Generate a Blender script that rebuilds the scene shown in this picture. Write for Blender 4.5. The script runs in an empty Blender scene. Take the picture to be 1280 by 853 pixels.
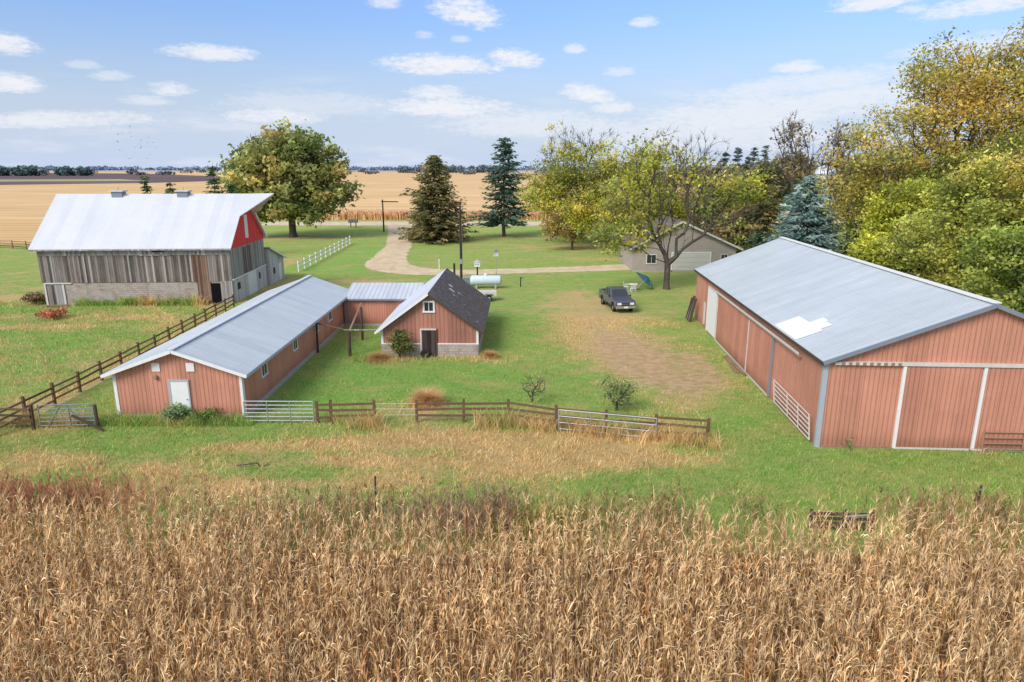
import bpy, math, random
import numpy as np
from mathutils import Vector, Matrix
R = math.radians
random.seed(7)
RNG = np.random.default_rng(11)
scn = bpy.context.scene
col = scn.collection
H = 13.5                                   # drone height over the yard
PITCH = math.atan((426.5 - 210) / 853.33)

# ------------------------------------------------------------------ helpers
def tag(o, label=None, cat=None, group=None, kind=None):
    if label: o['label'] = label
    if cat: o['category'] = cat
    if group: o['group'] = group
    if kind: o['kind'] = kind
    return o

def thing(name, label, cat, loc=(0, 0, 0), rz=0.0, group=None):
    o = bpy.data.objects.new(name, None)
    o.empty_display_size = 0.3
    col.objects.link(o)
    o.location = loc
    o.rotation_euler = (0, 0, rz)
    return tag(o, label, cat, group)

def copy_tree(o, parent=None):
    c = o.copy(); col.objects.link(c); c.parent = parent
    for ch in list(o.children):
        copy_tree(ch, c)
    return c

def link_mesh(name, me, mat, parent=None):
    o = bpy.data.objects.new(name, me)
    col.objects.link(o)
    if mat: me.materials.append(mat)
    if parent: o.parent = parent
    return o

def np_mesh(name, V, F, mat, parent=None, C=None, smooth=False):
    """V (n,3), F (m,k) with one k for all faces, C (n,3) vertex colours"""
    V = np.asarray(V, dtype=np.float32); F = np.asarray(F, dtype=np.int32)
    me = bpy.data.meshes.new(name)
    n, (m, k) = len(V), F.shape
    me.vertices.add(n); me.vertices.foreach_set('co', V.ravel())
    me.loops.add(m * k); me.loops.foreach_set('vertex_index', F.ravel())
    me.polygons.add(m)
    me.polygons.foreach_set('loop_start', np.arange(0, m * k, k, dtype=np.int32))
    if smooth:
        me.polygons.foreach_set('use_smooth', np.ones(m, dtype=bool))
    if C is not None:
        a = me.color_attributes.new('Col', 'FLOAT_COLOR', 'POINT')
        c4 = np.ones((n, 4), dtype=np.float32); c4[:, :3] = C
        a.data.foreach_set('color', c4.ravel())
    me.update(calc_edges=True); me.validate()
    return link_mesh(name, me, mat, parent)

class MB:
    def __init__(s): s.v = []; s.f = []
    def add(s, vs, fs):
        b = len(s.v); s.v += [tuple(x) for x in vs]; s.f += [tuple(b + i for i in f) for f in fs]; return s
    def box(s, x0, x1, y0, y1, z0, z1):
        return s.add([(x0,y0,z0),(x1,y0,z0),(x1,y1,z0),(x0,y1,z0),(x0,y0,z1),(x1,y0,z1),(x1,y1,z1),(x0,y1,z1)],
                     [(0,3,2,1),(4,5,6,7),(0,1,5,4),(1,2,6,5),(2,3,7,6),(3,0,4,7)])
    def beam(s, p0, p1, w, h, up=(0, 0, 1)):
        p0, p1 = Vector(p0), Vector(p1); d = (p1 - p0).normalized(); up = Vector(up)
        if abs(d.dot(up)) > .98: up = Vector((0, 1, 0))
        a = d.cross(up).normalized() * w / 2; b = a.cross(d).normalized() * h / 2
        vs = [p0-a-b, p0+a-b, p0+a+b, p0-a+b, p1-a-b, p1+a-b, p1+a+b, p1-a+b]
        return s.add(vs, [(0,3,2,1),(4,5,6,7),(0,1,5,4),(1,2,6,5),(2,3,7,6),(3,0,4,7)])
    def tube(s, p0, p1, r0, r1=None, n=10, caps=True):
        r1 = r0 if r1 is None else r1
        p0, p1 = Vector(p0), Vector(p1); d = (p1 - p0).normalized()
        u = Vector((0, 0, 1)) if abs(d.z) < .95 else Vector((1, 0, 0))
        a = d.cross(u).normalized(); b = d.cross(a)
        vs = []
        for p, r in ((p0, r0), (p1, r1)):
            for i in range(n):
                t = 2 * math.pi * i / n
                vs.append(p + (a * math.cos(t) + b * math.sin(t)) * r)
        fs = [(i, (i+1) % n, n + (i+1) % n, n + i) for i in range(n)]
        if caps: fs += [tuple(range(n-1, -1, -1)), tuple(range(n, 2*n))]
        return s.add(vs, fs)
    def lathe(s, prof, c=(0, 0, 0), n=16, axis='z'):
        vs = []; m = len(prof)
        for r, z in prof:
            for i in range(n):
                t = 2 * math.pi * i / n
                x, y = r * math.cos(t), r * math.sin(t)
                q = (x, y, z) if axis == 'z' else ((z, x, y) if axis == 'x' else (x, z, y))
                vs.append((c[0]+q[0], c[1]+q[1], c[2]+q[2]))
        fs = [(k*n+i, k*n+(i+1) % n, (k+1)*n+(i+1) % n, (k+1)*n+i) for k in range(m-1) for i in range(n)]
        return s.add(vs, fs)
    def prism(s, prof, a0, a1, axis='y'):
        n = len(prof)
        q = (lambda p, a: (p[0], a, p[1])) if axis == 'y' else ((lambda p, a: (a, p[0], p[1])) if axis == 'x' else (lambda p, a: (p[0], p[1], a)))
        vs = [q(p, a0) for p in prof] + [q(p, a1) for p in prof]
        fs = [(i, (i+1) % n, n+(i+1) % n, n+i) for i in range(n)] + [tuple(range(n-1, -1, -1)), tuple(range(n, 2*n))]
        return s.add(vs, fs)
    def poly(s, pts): return s.add(pts, [tuple(range(len(pts)))])
    def build(s, name, mat, parent=None, smooth=False, bevel=0):
        import bmesh
        me = bpy.data.meshes.new(name)
        me.from_pydata(s.v, [], s.f)
        bm = bmesh.new(); bm.from_mesh(me)
        bmesh.ops.recalc_face_normals(bm, faces=bm.faces)
        if bevel:
            bmesh.ops.bevel(bm, geom=list(bm.edges), offset=bevel, segments=2, affect='EDGES', profile=.6)
        uvl = bm.loops.layers.uv.new('UVMap')
        for f in bm.faces:
            n = f.normal
            if abs(n.z) > .985:
                t1, t2 = Vector((1, 0, 0)), Vector((0, 1, 0))
            else:
                t1 = Vector((-n.y, n.x, 0)).normalized(); t2 = n.cross(t1)
            f.smooth = smooth
            for l in f.loops:
                l[uvl].uv = (l.vert.co.dot(t1), l.vert.co.dot(t2))
        bm.to_mesh(me); bm.free()
        return link_mesh(name, me, mat, parent)

# ------------------------------------------------------------------ materials
def S(r, g, b):
    f = lambda c: (c/255/12.92) if c/255 <= .04045 else ((c/255+.055)/1.055)**2.4
    return (f(r), f(g), f(b))

class NT:
    def __init__(s, name):
        s.m = bpy.data.materials.new(name); s.m.use_nodes = True
        s.t = s.m.node_tree; s.t.nodes.clear()
        s.out = s.n('ShaderNodeOutputMaterial')
    def n(s, t, **kw):
        x = s.t.nodes.new(t)
        for k, v in kw.items(): setattr(x, k, v)
        return x
    def link(s, a, b): s.t.links.new(a, b)
    def inp(s, node, key, val):
        if hasattr(val, 'is_linked') or isinstance(val, bpy.types.NodeSocket): s.link(val, node.inputs[key])
        else: node.inputs[key].default_value = val
    def math(s, op, a, b=0.0, clamp=False):
        x = s.n('ShaderNodeMath', operation=op, use_clamp=clamp); s.inp(x, 0, a); s.inp(x, 1, b); return x.outputs[0]
    def mix(s, f, a, b, mode='MIX'):
        x = s.n('ShaderNodeMix', data_type='RGBA', blend_type=mode)
        s.inp(x, 0, f); s.inp(x, 6, a if isinstance(a, bpy.types.NodeSocket) else (*a, 1)); s.inp(x, 7, b if isinstance(b, bpy.types.NodeSocket) else (*b, 1))
        return x.outputs[2]
    def noise(s, vec, scale, detail=3, rough=.55):
        x = s.n('ShaderNodeTexNoise'); s.link(vec, x.inputs['Vector'])
        x.inputs['Scale'].default_value = scale; x.inputs['Detail'].default_value = detail; x.inputs['Roughness'].default_value = rough
        return x.outputs['Fac']
    def mapping(s, vec, sc=(1, 1, 1), loc=(0, 0, 0)):
        x = s.n('ShaderNodeMapping'); s.link(vec, x.inputs[0]); x.inputs['Scale'].default_value = sc; x.inputs['Location'].default_value = loc
        return x.outputs[0]
    def ramp(s, f, a, b, smooth=True):
        x = s.n('ShaderNodeMapRange', interpolation_type='SMOOTHSTEP' if smooth else 'LINEAR')
        s.inp(x, 0, f); x.inputs[1].default_value = a; x.inputs[2].default_value = b
        return x.outputs[0]
    def scale(s, colr, f):       # colour * scalar
        x = s.n('ShaderNodeVectorMath', operation='SCALE'); s.inp(x, 0, colr); s.inp(x, 3, f); return x.outputs[0]
    def uv(s):
        return s.n('ShaderNodeTexCoord').outputs['UV']
    def objc(s):
        return s.n('ShaderNodeTexCoord').outputs['Object']
    def pos(s):
        return s.n('ShaderNodeNewGeometry').outputs['Position']
    def rnd(s):
        return s.n('ShaderNodeObjectInfo').outputs['Random']
    def sep(s, v):
        x = s.n('ShaderNodeSeparateXYZ'); s.link(v, x.inputs[0]); return x.outputs
    def white(s, f):
        x = s.n('ShaderNodeTexWhiteNoise', noise_dimensions='1D'); s.inp(x, 'W', f); return x.outputs[0]
    def bump(s, h, dist=.02, strength=.5):
        x = s.n('ShaderNodeBump'); s.link(h, x.inputs['Height']); x.inputs['Distance'].default_value = dist; x.inputs['Strength'].default_value = strength
        return x.outputs[0]
    def bsdf(s, colr, rough=.7, metal=0.0, spec=.3, normal=None):
        b = s.n('ShaderNodeBsdfPrincipled')
        s.inp(b, 'Base Color', colr if isinstance(colr, bpy.types.NodeSocket) else (*colr, 1))
        s.inp(b, 'Roughness', rough); s.inp(b, 'Metallic', metal); b.inputs['Specular IOR Level'].default_value = spec
        if normal: s.link(normal, b.inputs['Normal'])
        return b.outputs[0]
    def done(s, sh): s.link(sh, s.out.inputs[0]); return s.m

def m_plain(name, rgb, rough=.6, metal=0, amt=.18, scale=3.0, spec=.3):
    t = NT(name); p = t.objc()
    n = t.noise(p, scale, 5, .65); n2 = t.noise(p, scale*9, 2)
    f = t.math('ADD', t.math('MULTIPLY', n, amt*2), t.math('MULTIPLY', n2, amt))
    f = t.math('ADD', f, 1 - amt*1.5)
    base = t.n('ShaderNodeRGB'); base.outputs[0].default_value = (*rgb, 1)
    return t.done(t.bsdf(t.scale(base.outputs[0], f), rough, metal, spec, t.bump(n2, .01, .3)))

def m_siding(name, rgb, pitch=.23, panel=.92, pv=.10, grime=.35, groove=.35):
    t = NT(name); uv = t.uv(); u, v, _ = t.sep(uv)
    fr = t.math('FRACT', t.math('DIVIDE', u, pitch))
    g = t.math('ABSOLUTE', t.math('SUBTRACT', fr, .5))            # 0 at rib centre
    rib = t.ramp(g, .10, .22)
    pr = t.white(t.math('FLOOR', t.math('DIVIDE', u, panel)))
    st = t.noise(t.mapping(uv, (2.2, .25, 1)), 2.0, 5, .65)
    big = t.noise(uv, .35, 4, .6)
    f = t.math('ADD', 1 - pv, t.math('MULTIPLY', pr, pv*2))
    f = t.math('MULTIPLY', f, t.math('ADD', .80, t.math('MULTIPLY', st, .4)))
    f = t.math('MULTIPLY', f, t.math('ADD', .76, t.math('MULTIPLY', big, .48)))
    f = t.math('MULTIPLY', f, t.math('ADD', 1-groove, t.math('MULTIPLY', rib, groove)))
    pl = t.ramp(t.math('ABSOLUTE', t.math('SUBTRACT', t.math('FRACT', t.math('DIVIDE', u, panel)), .5)), .495, .475)
    f = t.math('MULTIPLY', f, t.math('ADD', .72, t.math('MULTIPLY', pl, .28)))
    base = t.n('ShaderNodeRGB'); base.outputs[0].default_value = (*rgb, 1)
    c = t.scale(base.outputs[0], f)
    lo = t.ramp(t.math('ADD', v, t.math('MULTIPLY', st, -.9)), .55, -.35)
    c = t.mix(t.math('MULTIPLY', lo, grime), c, (.16, .085, .05))
    chalk = t.ramp(t.noise(uv, 1.1, 5, .7), .55, .8)
    c = t.mix(t.math('MULTIPLY', chalk, .34), c, tuple(min(1, x*1.35+.08) for x in rgb))
    return t.done(t.bsdf(c, .55, 0, .25, t.bump(rib, .03, .7)))

def m_roof(name, rgb, pitch=.3, rough=.42, metal=.25, line=.16, stain=.20, panel=.9):
    t = NT(name); uv = t.uv(); u, v, _ = t.sep(uv)
    fr = t.math('FRACT', t.math('DIVIDE', u, pitch))
    rib = t.ramp(t.math('ABSOLUTE', t.math('SUBTRACT', fr, .5)), .06, .16)
    pr = t.white(t.math('FLOOR', t.math('DIVIDE', u, panel)))
    st = t.noise(t.mapping(uv, (1.2, .3, 1)), 1.4, 5, .65); big = t.noise(uv, .22, 4, .6)
    f = t.math('ADD', 1 - stain, t.math('MULTIPLY', st, stain*2))
    f = t.math('MULTIPLY', f, t.math('ADD', .95, t.math('MULTIPLY', pr, .09)))
    f = t.math('MULTIPLY', f, t.math('ADD', .88, t.math('MULTIPLY', big, .24)))
    f = t.math('MULTIPLY', f, t.math('ADD', 1-line, t.math('MULTIPLY', rib, line)))
    # screw rows / sheet laps across the slope
    lap = t.ramp(t.math('ABSOLUTE', t.math('SUBTRACT', t.math('FRACT', t.math('DIVIDE', v, 1.2)), .5)), .0, .025)
    f = t.math('MULTIPLY', f, t.math('ADD', .90, t.math('MULTIPLY', lap, .10)))
    base = t.n('ShaderNodeRGB'); base.outputs[0].default_value = (*rgb, 1)
    rf = t.math('ADD', rough-.06, t.math('MULTIPLY', st, .14))
    return t.done(t.bsdf(t.scale(base.outputs[0], f), rf, metal, .4, t.bump(rib, .02, .5)))

def m_boards(name, dark, light, w=.2, bias=.0, rough=.85):
    t = NT(name); uv = t.uv(); u, v, _ = t.sep(uv)
    k = t.math('DIVIDE', u, w)
    pr = t.white(t.math('FLOOR', k))
    gap = t.ramp(t.math('ABSOLUTE', t.math('SUBTRACT', t.math('FRACT', k), .5)), .49, .42)
    grain = t.noise(t.mapping(uv, (14, .7, 1)), 1.5, 6, .7)
    patch = t.noise(t.mapping(uv, (.5, .25, 1)), 1.0, 4, .6)
    f = t.math('ADD', t.math('MULTIPLY', pr, .55), t.math('MULTIPLY', grain, .7))
    f = t.math('ADD', f, t.math('MULTIPLY', patch, .7))
    f = t.ramp(t.math('ADD', f, bias), .55, 1.45)
    c = t.mix(f, dark, light)
    rare = t.math('GREATER_THAN', t.white(t.math('ADD', t.math('FLOOR', k), 77.3)), .93)
    c = t.mix(t.math('MULTIPLY', rare, .6), c, tuple(min(.7, x*1.7) for x in light))
    c = t.scale(c, t.math('ADD', .35, t.math('MULTIPLY', gap, .65)))
    return t.done(t.bsdf(c, rough, 0, .15, t.bump(gap, .02, .6)))

def m_block(name, a, b, mortar, bw=.45, bh=.2):
    t = NT(name); uv = t.uv()
    x = t.n('ShaderNodeTexBrick'); t.link(uv, x.inputs['Vector'])
    x.inputs['Color1'].default_value = (*a, 1); x.inputs['Color2'].default_value = (*b, 1); x.inputs['Mortar'].default_value = (*mortar, 1)
    x.inputs['Scale'].default_value = 1; x.inputs['Brick Width'].default_value = bw; x.inputs['Row Height'].default_value = bh; x.inputs['Mortar Size'].default_value = .012
    n = t.noise(uv, .8, 6, .7); n2 = t.noise(uv, 6, 4)
    c = t.mix(t.ramp(n, .42, .66), x.outputs[0], (.42, .38, .34))
    c = t.mix(t.math('MULTIPLY', t.ramp(t.noise(t.mapping(uv, (.6, .2, 1)), 2, 4), .5, .75), .5), c, (.15, .12, .09))
    c = t.scale(c, t.math('ADD', .7, t.math('MULTIPLY', n2, .6)))
    return t.done(t.bsdf(c, .9, 0, .1, t.bump(x.outputs['Fac'], -.02, .6)))

def m_shingle(name, a, b):
    t = NT(name); uv = t.uv()
    x = t.n('ShaderNodeTexBrick'); t.link(uv, x.inputs['Vector'])
    x.inputs['Color1'].default_value = (*a, 1); x.inputs['Color2'].default_value = (*b, 1); x.inputs['Mortar'].default_value = (.03, .03, .03, 1)
    x.inputs['Scale'].default_value = 1; x.inputs['Brick Width'].default_value = .33; x.inputs['Row Height'].default_value = .17; x.inputs['Mortar Size'].default_value = .01
    n = t.noise(uv, 1.2, 5, .7); n2 = t.noise(uv, 9, 3)
    c = t.scale(x.outputs[0], t.math('ADD', .45, t.math('ADD', t.math('MULTIPLY', n, .7), t.math('MULTIPLY', n2, .4))))
    c = t.mix(t.math('MULTIPLY', t.ramp(t.noise(uv, 1.9, 4, .6), .62, .72), .55), c, (.42, .42, .44))
    return t.done(t.bsdf(c, .9, 0, .15, t.bump(x.outputs['Fac'], -.015, .5)))

def m_leaf(name, trans=.35, rough=.6, gain=1.0):
    t = NT(name); a = t.n('ShaderNodeAttribute', attribute_name='Col')
    c = t.scale(a.outputs[0], gain)
    b = t.bsdf(c, rough, 0, .25)
    tr = t.n('ShaderNodeBsdfTranslucent'); t.link(c, tr.inputs[0])
    mx = t.n('ShaderNodeMixShader'); mx.inputs[0].default_value = trans
    t.link(b, mx.inputs[1]); t.link(tr.outputs[0], mx.inputs[2])
    return t.done(mx.outputs[0])

def m_bark(name, a, b):
    t = NT(name); p = t.objc()
    n = t.noise(t.mapping(p, (6, 6, 1.2)), 1.5, 5, .7)
    return t.done(t.bsdf(t.mix(t.ramp(n, .3, .7), a, b), .9, 0, .1, t.bump(n, .03, .5)))

def m_glass(name, rgb=(.02, .025, .03), rough=.08):
    t = NT(name); n = t.noise(t.objc(), 2, 2)
    return t.done(t.bsdf(t.scale((t.mix(n, rgb, tuple(x*1.8 for x in rgb))), 1.0), rough, 0, .6))

M = {}
M['salmon'] = m_siding('salmon_siding', (.58, .258, .172), groove=.13)
M['salmon_door'] = m_siding('salmon_door_siding', (.57, .248, .166), grime=.5, groove=.13)
M['maroon'] = m_siding('faded_maroon_siding', (.40, .175, .125), pitch=.3, panel=1.25, pv=.16, grime=.2, groove=.12)
M['roof_grey'] = m_roof('galvanised_roof', (.52, .565, .575), metal=.05)
M['roof_shed'] = m_roof('pale_galvanised_roof', (.55, .60, .61), line=.12, metal=.05)
M['roof_white'] = m_roof('white_steel_roof', (.60, .61, .64), pitch=.25, metal=0, line=.06, stain=.05, rough=.5)
M['roof_bright'] = m_roof('bright_steel_roof', (.66, .69, .73), pitch=.25, metal=.15, line=.12, stain=.2)
M['roof_blue'] = m_roof('blue_grey_roof', (.54, .575, .61), pitch=.4, metal=.08, line=.25)
M['boards'] = m_boards('weathered_boards', (.075, .060, .052), (.33, .28, .25), .22)
M['boards_light'] = m_boards('grey_boards', (.16, .145, .13), (.40, .37, .34), .2, .15)
M['boards_dark'] = m_boards('dark_door_boards', (.025, .016, .015), (.12, .085, .08), .28)
M['boards_brown'] = m_boards('brown_boards', (.10, .055, .035), (.30, .19, .14), .22)
M['whitewash'] = m_boards('whitewashed_wall', (.30, .28, .26), (.62, .60, .57), .3, .3)
M['red'] = m_boards('red_boards', (.72, .035, .045), (.86, .06, .07), .2, .2, .6)
M['block'] = m_block('old_block', (.34, .275, .22), (.47, .40, .335), (.22, .18, .15))
M['stone'] = m_block('rubble_foundation', (.38, .30, .245), (.50, .42, .355), (.25, .22, .2), .3, .2)
M['shingle'] = m_shingle('dark_shingles', (.115, .098, .092), (.17, .148, .14))
M['shingle_brown'] = m_shingle('brown_grey_shingles', (.15, .12, .105), (.20, .165, .15))
def m_lap(name, rgb):
    t = NT(name); uv = t.uv(); u, v, _ = t.sep(uv)
    lap = t.ramp(t.math('FRACT', t.math('DIVIDE', v, .22)), .0, .14)
    n = t.noise(uv, .6, 5, .65); n2 = t.noise(t.mapping(uv, (.4, 6, 1)), 2, 3)
    f = t.math('MULTIPLY', t.math('ADD', .72, t.math('MULTIPLY', lap, .28)), t.math('ADD', .62, t.math('ADD', t.math('MULTIPLY', n, .5), t.math('MULTIPLY', n2, .26))))
    b = t.n('ShaderNodeRGB'); b.outputs[0].default_value = (*rgb, 1)
    return t.done(t.bsdf(t.scale(b.outputs[0], f), .75, 0, .2, t.bump(lap, .02, .5)))
M['tan_siding'] = m_lap('tan_lap_siding', (.40, .345, .30))
M['white'] = m_plain('white_paint', (.78, .77, .74), .5, 0, .10)
M['offwhite'] = m_plain('dull_white_paint', (.60, .57, .52), .6, 0, .2)
M['galv'] = m_plain('galvanised_pipe', (.42, .43, .43), .4, .5, .15)
M['greypaint'] = m_plain('grey_green_gate_paint', (.20, .24, .23), .5, .2, .2)
M['greytrim'] = m_plain('blue_grey_trim', (.23, .26, .31), .5, .1, .12)
M['paletrim'] = m_plain('pale_blue_grey_trim', (.42, .46, .50), .5, .1, .12)
M['rust'] = m_plain('rusted_rail', (.34, .20, .13), .8, .1, .4, 5)
M['concrete'] = m_plain('concrete', (.40, .37, .33), .9, 0, .25)
M['fence'] = m_plain('weathered_fence_wood', (.16, .098, .058), .9, 0, .4, 2.5, .1)
M['fence_light'] = m_plain('bleached_fence_wood', (.27, .185, .11), .9, 0, .35, 2.5, .1)
M['pole'] = m_plain('creosoted_pole', (.05, .04, .035), .9, 0, .3)
M['wooddark'] = m_plain('dark_wet_wood', (.085, .058, .042), .9, 0, .35)
M['black'] = m_plain('black_rubber', (.022, .022, .024), .8, 0, .2)
M['opening'] = m_plain('dark_interior', (.012, .010, .010), .95, 0, .2, 3, 0)
M['glass'] = m_glass('window_glass')
M['chrome'] = m_plain('brushed_chrome', (.62, .63, .65), .25, .9, .06)
M['truck'] = m_plain('silver_blue_paint', (.13, .15, .20), .22, .5, .05, 3, .5)
M['tank'] = m_plain('pale_blue_tank_paint', (.56, .65, .72), .45, 0, .10)
M['leaf'] = m_leaf('leaf_foliage', .46, .65, 1.55)
M['needle'] = m_leaf('needle_foliage', .22, .7, 1.65)
M['corn'] = m_leaf('dry_corn_leaf', .18, .7, 1.78)
M['grass'] = m_leaf('grass_blades', .35, .7, 1.42)
M['far'] = m_leaf('hazed_distant_foliage', .05, .9)
M['bark'] = m_bark('grey_bark', (.055, .045, .038), (.16, .135, .115))
M['barkdark'] = m_bark('dark_bark', (.05, .04, .03), (.13, .105, .082))
M['paint'] = m_leaf('painted_fabric', .15, .6)

# ------------------------------------------------------------------ ground
def wob(x, y, s=1.0, ph=0.0):
    return (np.sin(x*.9*s+1.3+ph)*np.cos(y*.7*s-.6+ph) + .6*np.sin(x*2.1*s+y*1.7*s+ph*2) + .4*np.cos(x*3.7*s-y*4.3*s+.5+ph)) / 2.0

# (x, y, rx, ry, strength) in metres
DRY = [(-22,30.5,5,1.0,.45), (-16.5,29,4,.9,.55), (-10,32.2,4,.9,.5), (-8,29.6,4,.8,.4), (-2,32.4,5.5,1.3,.75), (2.5,31.0,6,1.6,.75), (-6,30.2,4,.8,.5), (5.5,33.0,4,1.0,.8), (-4,33.9,3,.7,.6), (1,29.2,6,.9,.45),
       (-13,31.5,3,.8,.5), (-25,28.5,4,1.4,.6), (8,30.4,3,.8,.35), (-6,27.8,8,.8,.5), (10,26.5,8,1.0,.2), (-13,27.2,7,.9,.4), (-21,26,9,1.0,.5),
       (-5.2,38,2.0,1.6,.75), (-9.5,47.2,2.2,1.0,.7), (-1.5,47.6,2,1.0,.6), (-6,47.6,3,.7,.35),
       (8.5,46,4.5,8,.55), (7.5,57,3.5,9,.6), (6.5,70,4,7,.5), (12,62,4,4,.35), (14.5,40,1.5,5,.25), (4,60,3,8,.25),
       (-19,83,5,2.2,.85), (-52,72,10,1.6,.75), (-55,62,9,1.4,.7), (-41,58,7,1.2,.7), (-36,62,5,1.2,.55), (-44,52,5,1.0,.6), (-48,78,8,1,.6), (-38,47,3,1,.5),
       (-44,134,16,3.5,.6), (-13,126,9,2.5,.5), (0,136,12,3,.45), (12,120,14,6,.5), (14,104,9,3,.55), (-33,100,3,10,.4), (-55,90,14,3,.4), (-27,80,2,7,.5),
       (17.5,77,4,3,.35), (-27.2,50,1.0,16,.55), (-31,55,2,14,.2)]
DIRT = [(9.3,45.2,3.4,5.0,1.0), (11.6,43.0,2.2,3.6,.8), (10.5,55,2.4,5,.45), (8.0,51,2.4,5,.75), (12,48,2.0,3,.5), (7,58,1.8,6,.45), (-5.2,37.9,1.1,.9,.6), (-18.5,83,3,1.0,.7), (-13.8,29.2,1.6,.5,.6), (13.6,47,.8,8,.5),
        (-17,27.3,3,.5,.4), (-5,35,1.3,1.2,.5), (-46.5,67.2,2,.8,.6), (-2,80.5,2.6,.5,.8), (14.5,33,.6,2,.4)]
LUSH = [(-14,30.3,3,.6,.5), (-20,28,3,.7,.5), (-5,30.8,2.6,.6,.45), (4,27.5,3,.8,.5), (-10.5,28.4,2,.6,.5), (8.5,32,2,.8,.4), (-12,42,4,7,.9), (-6,42,5,4,.8), (2,42,5,6,.6), (-20,31.5,2,.8,.7), (-18,33,2.5,.7,.7), (-9,29.5,1.5,.7,.7), (13,34,3,3,.6), (15,29,4,2,.3), (-25,96,7,9,.7),
        (-24,120,8,14,.6), (-45,45,10,3,.5), (-40,56,8,3,.5), (-35,50,5,6,.4), (-50,66,6,2,.6), (-44,60,4,1,.6), (0,60,3,10,.5), (-7,90,10,3,.5), (10,100,14,6,.2), (-9.5,51,3,6,.8), (13,85,5,6,.6)]
def zsum(L, x, y):
    z = np.zeros_like(x)
    for cx, cy, rx, ry, s in L:
        z = z + s*np.exp(-(((x-cx)/rx)**2 + ((y-cy)/ry)**2))
    return z
def zones(x, y):
    d = .18 + zsum(DRY, x, y)
    d = np.where(y < 34.5, d + .02, d)
    d = np.where((x < -27) & (y < 85), d + .14, d)
    d = np.where((x > 8) & (y < 33), d - .1, d)
    # two wheel tracks worn from the drive down to the bare patch
    cx = 6.2+np.maximum(0, 92-y)*.05; tr = (np.exp(-((x-cx)/.28)**2)+np.exp(-((x-cx-1.7)/.28)**2))*((y > 44) & (y < 91))
    d = d + .35*tr
    return np.clip(d - .45*zsum(LUSH, x, y), 0, 1), np.clip(zsum(DIRT, x, y) + .22*tr, 0, 1), np.clip(zsum(LUSH, x, y), 0, 1)

def ground_material():
    t = NT('yard_grass'); p = t.pos()
    a = t.n('ShaderNodeAttribute', attribute_name='Col'); sp = t.n('ShaderNodeSeparateColor'); t.link(a.outputs[0], sp.inputs[0])
    dry, dirt, lush = sp.outputs
    pm = t.mapping(p, (.75, 1.25, 1))
    n1 = t.noise(pm, .30, 5, .6); n2 = t.noise(pm, 1.6, 5, .65); n3 = t.noise(pm, 9.0, 4, .7); n4 = t.noise(t.mapping(p, (1, 1.6, 1)), 30, 3, .7)
    nz = t.math('ADD', t.math('MULTIPLY', t.math('SUBTRACT', n1, .5), 1.5), t.math('MULTIPLY', t.math('SUBTRACT', n2, .5), 1.4))
    nz = t.math('ADD', nz, t.math('MULTIPLY', t.math('SUBTRACT', n3, .5), .5))
    gcol = t.mix(t.ramp(n2, .3, .7), S(128, 164, 74), S(170, 176, 104))
    gcol = t.mix(t.math('MULTIPLY', lush, .6), gcol, S(112, 170, 74))
    gcol = t.mix(t.math('MULTIPLY', t.ramp(n1, .45, .7), .6), gcol, S(186, 168, 112))
    straw = t.mix(t.ramp(n3, .3, .7), S(190, 160, 104), S(216, 190, 138))
    straw = t.mix(t.ramp(n2, .5, .75), straw, S(188, 144, 94))
    c = t.mix(t.math('MULTIPLY', t.ramp(t.math('ADD', dry, nz), .25, .85), .92), gcol, straw)
    dc = t.mix(t.ramp(n2, .35, .65), S(182, 148, 110), S(206, 178, 140))
    c = t.mix(t.math('MULTIPLY', t.ramp(t.math('ADD', dirt, t.math('MULTIPLY', nz, 1.1)), .3, 1.0), .85), c, dc)
    fine = t.math('ADD', .56, t.math('ADD', t.math('MULTIPLY', n3, .48), t.math('MULTIPLY', n4, .52)))
    c = t.scale(c, fine)
    h = t.math('ADD', t.math('MULTIPLY', n3, .6), n4)
    return t.done(t.bsdf(c, .95, 0, .05, t.bump(h, .12, .8)))

def axis(lo, hi, step, far_lo, far_hi):
    a = list(np.arange(lo, hi + 1e-6, step)); s = step
    while a[-1] < far_hi: s *= 1.35; a.append(a[-1] + s)
    s = step
    while a[0] > far_lo: s *= 1.35; a.insert(0, a[0] - s)
    return np.array(a)
gx = axis(-66, 66, .6, -9000, 9000); gy = axis(6, 140, .6, -400, 12000)
X, Y = np.meshgrid(gx, gy)
nx, ny = len(gx), len(gy)
d_, e_, l_ = zones(X.ravel(), Y.ravel())
V = np.stack([X.ravel(), Y.ravel(), np.zeros(nx*ny)], 1)
I = np.arange(nx*ny).reshape(ny, nx)
F = np.stack([I[:-1, :-1], I[:-1, 1:], I[1:, 1:], I[1:, :-1]], -1).reshape(-1, 4)
tag(np_mesh('ground', V, F, ground_material(), None, np.stack([d_, e_, l_], 1)), kind='structure')

def strip_mesh(name, left, right, z, mat):
    n = len(left); V = [(x, y, z) for x, y in left] + [(x, y, z) for x, y in right]
    F = [(i, i+1, n+i+1, n+i) for i in range(n-1)]
    o = np_mesh(name, V, F, mat); tag(o, kind='structure'); return o

def m_field(name, a, b, sx=.02, sy=.25, mott=.5, row=0.0, rb=None):
    t = NT(name); p = t.pos()
    n1 = t.noise(t.mapping(p, (sx, sy, 1)), 1, 6, .65); n2 = t.noise(t.mapping(p, (.01, .03, 1)), 1, 4, .6); n3 = t.noise(t.mapping(p, (.6, 1.2, 1)), 1.5, 4, .7)
    c = t.mix(t.ramp(n1, .32, .68), a, b)
    c = t.scale(c, t.math('ADD', 1-mott*.5, t.math('MULTIPLY', n2, mott)))
    c = t.scale(c, t.math('ADD', .82, t.math('MULTIPLY', n3, .36)))
    return t.done(t.bsdf(c, .95, 0, .05, t.bump(n3, .1, .4)))

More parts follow.
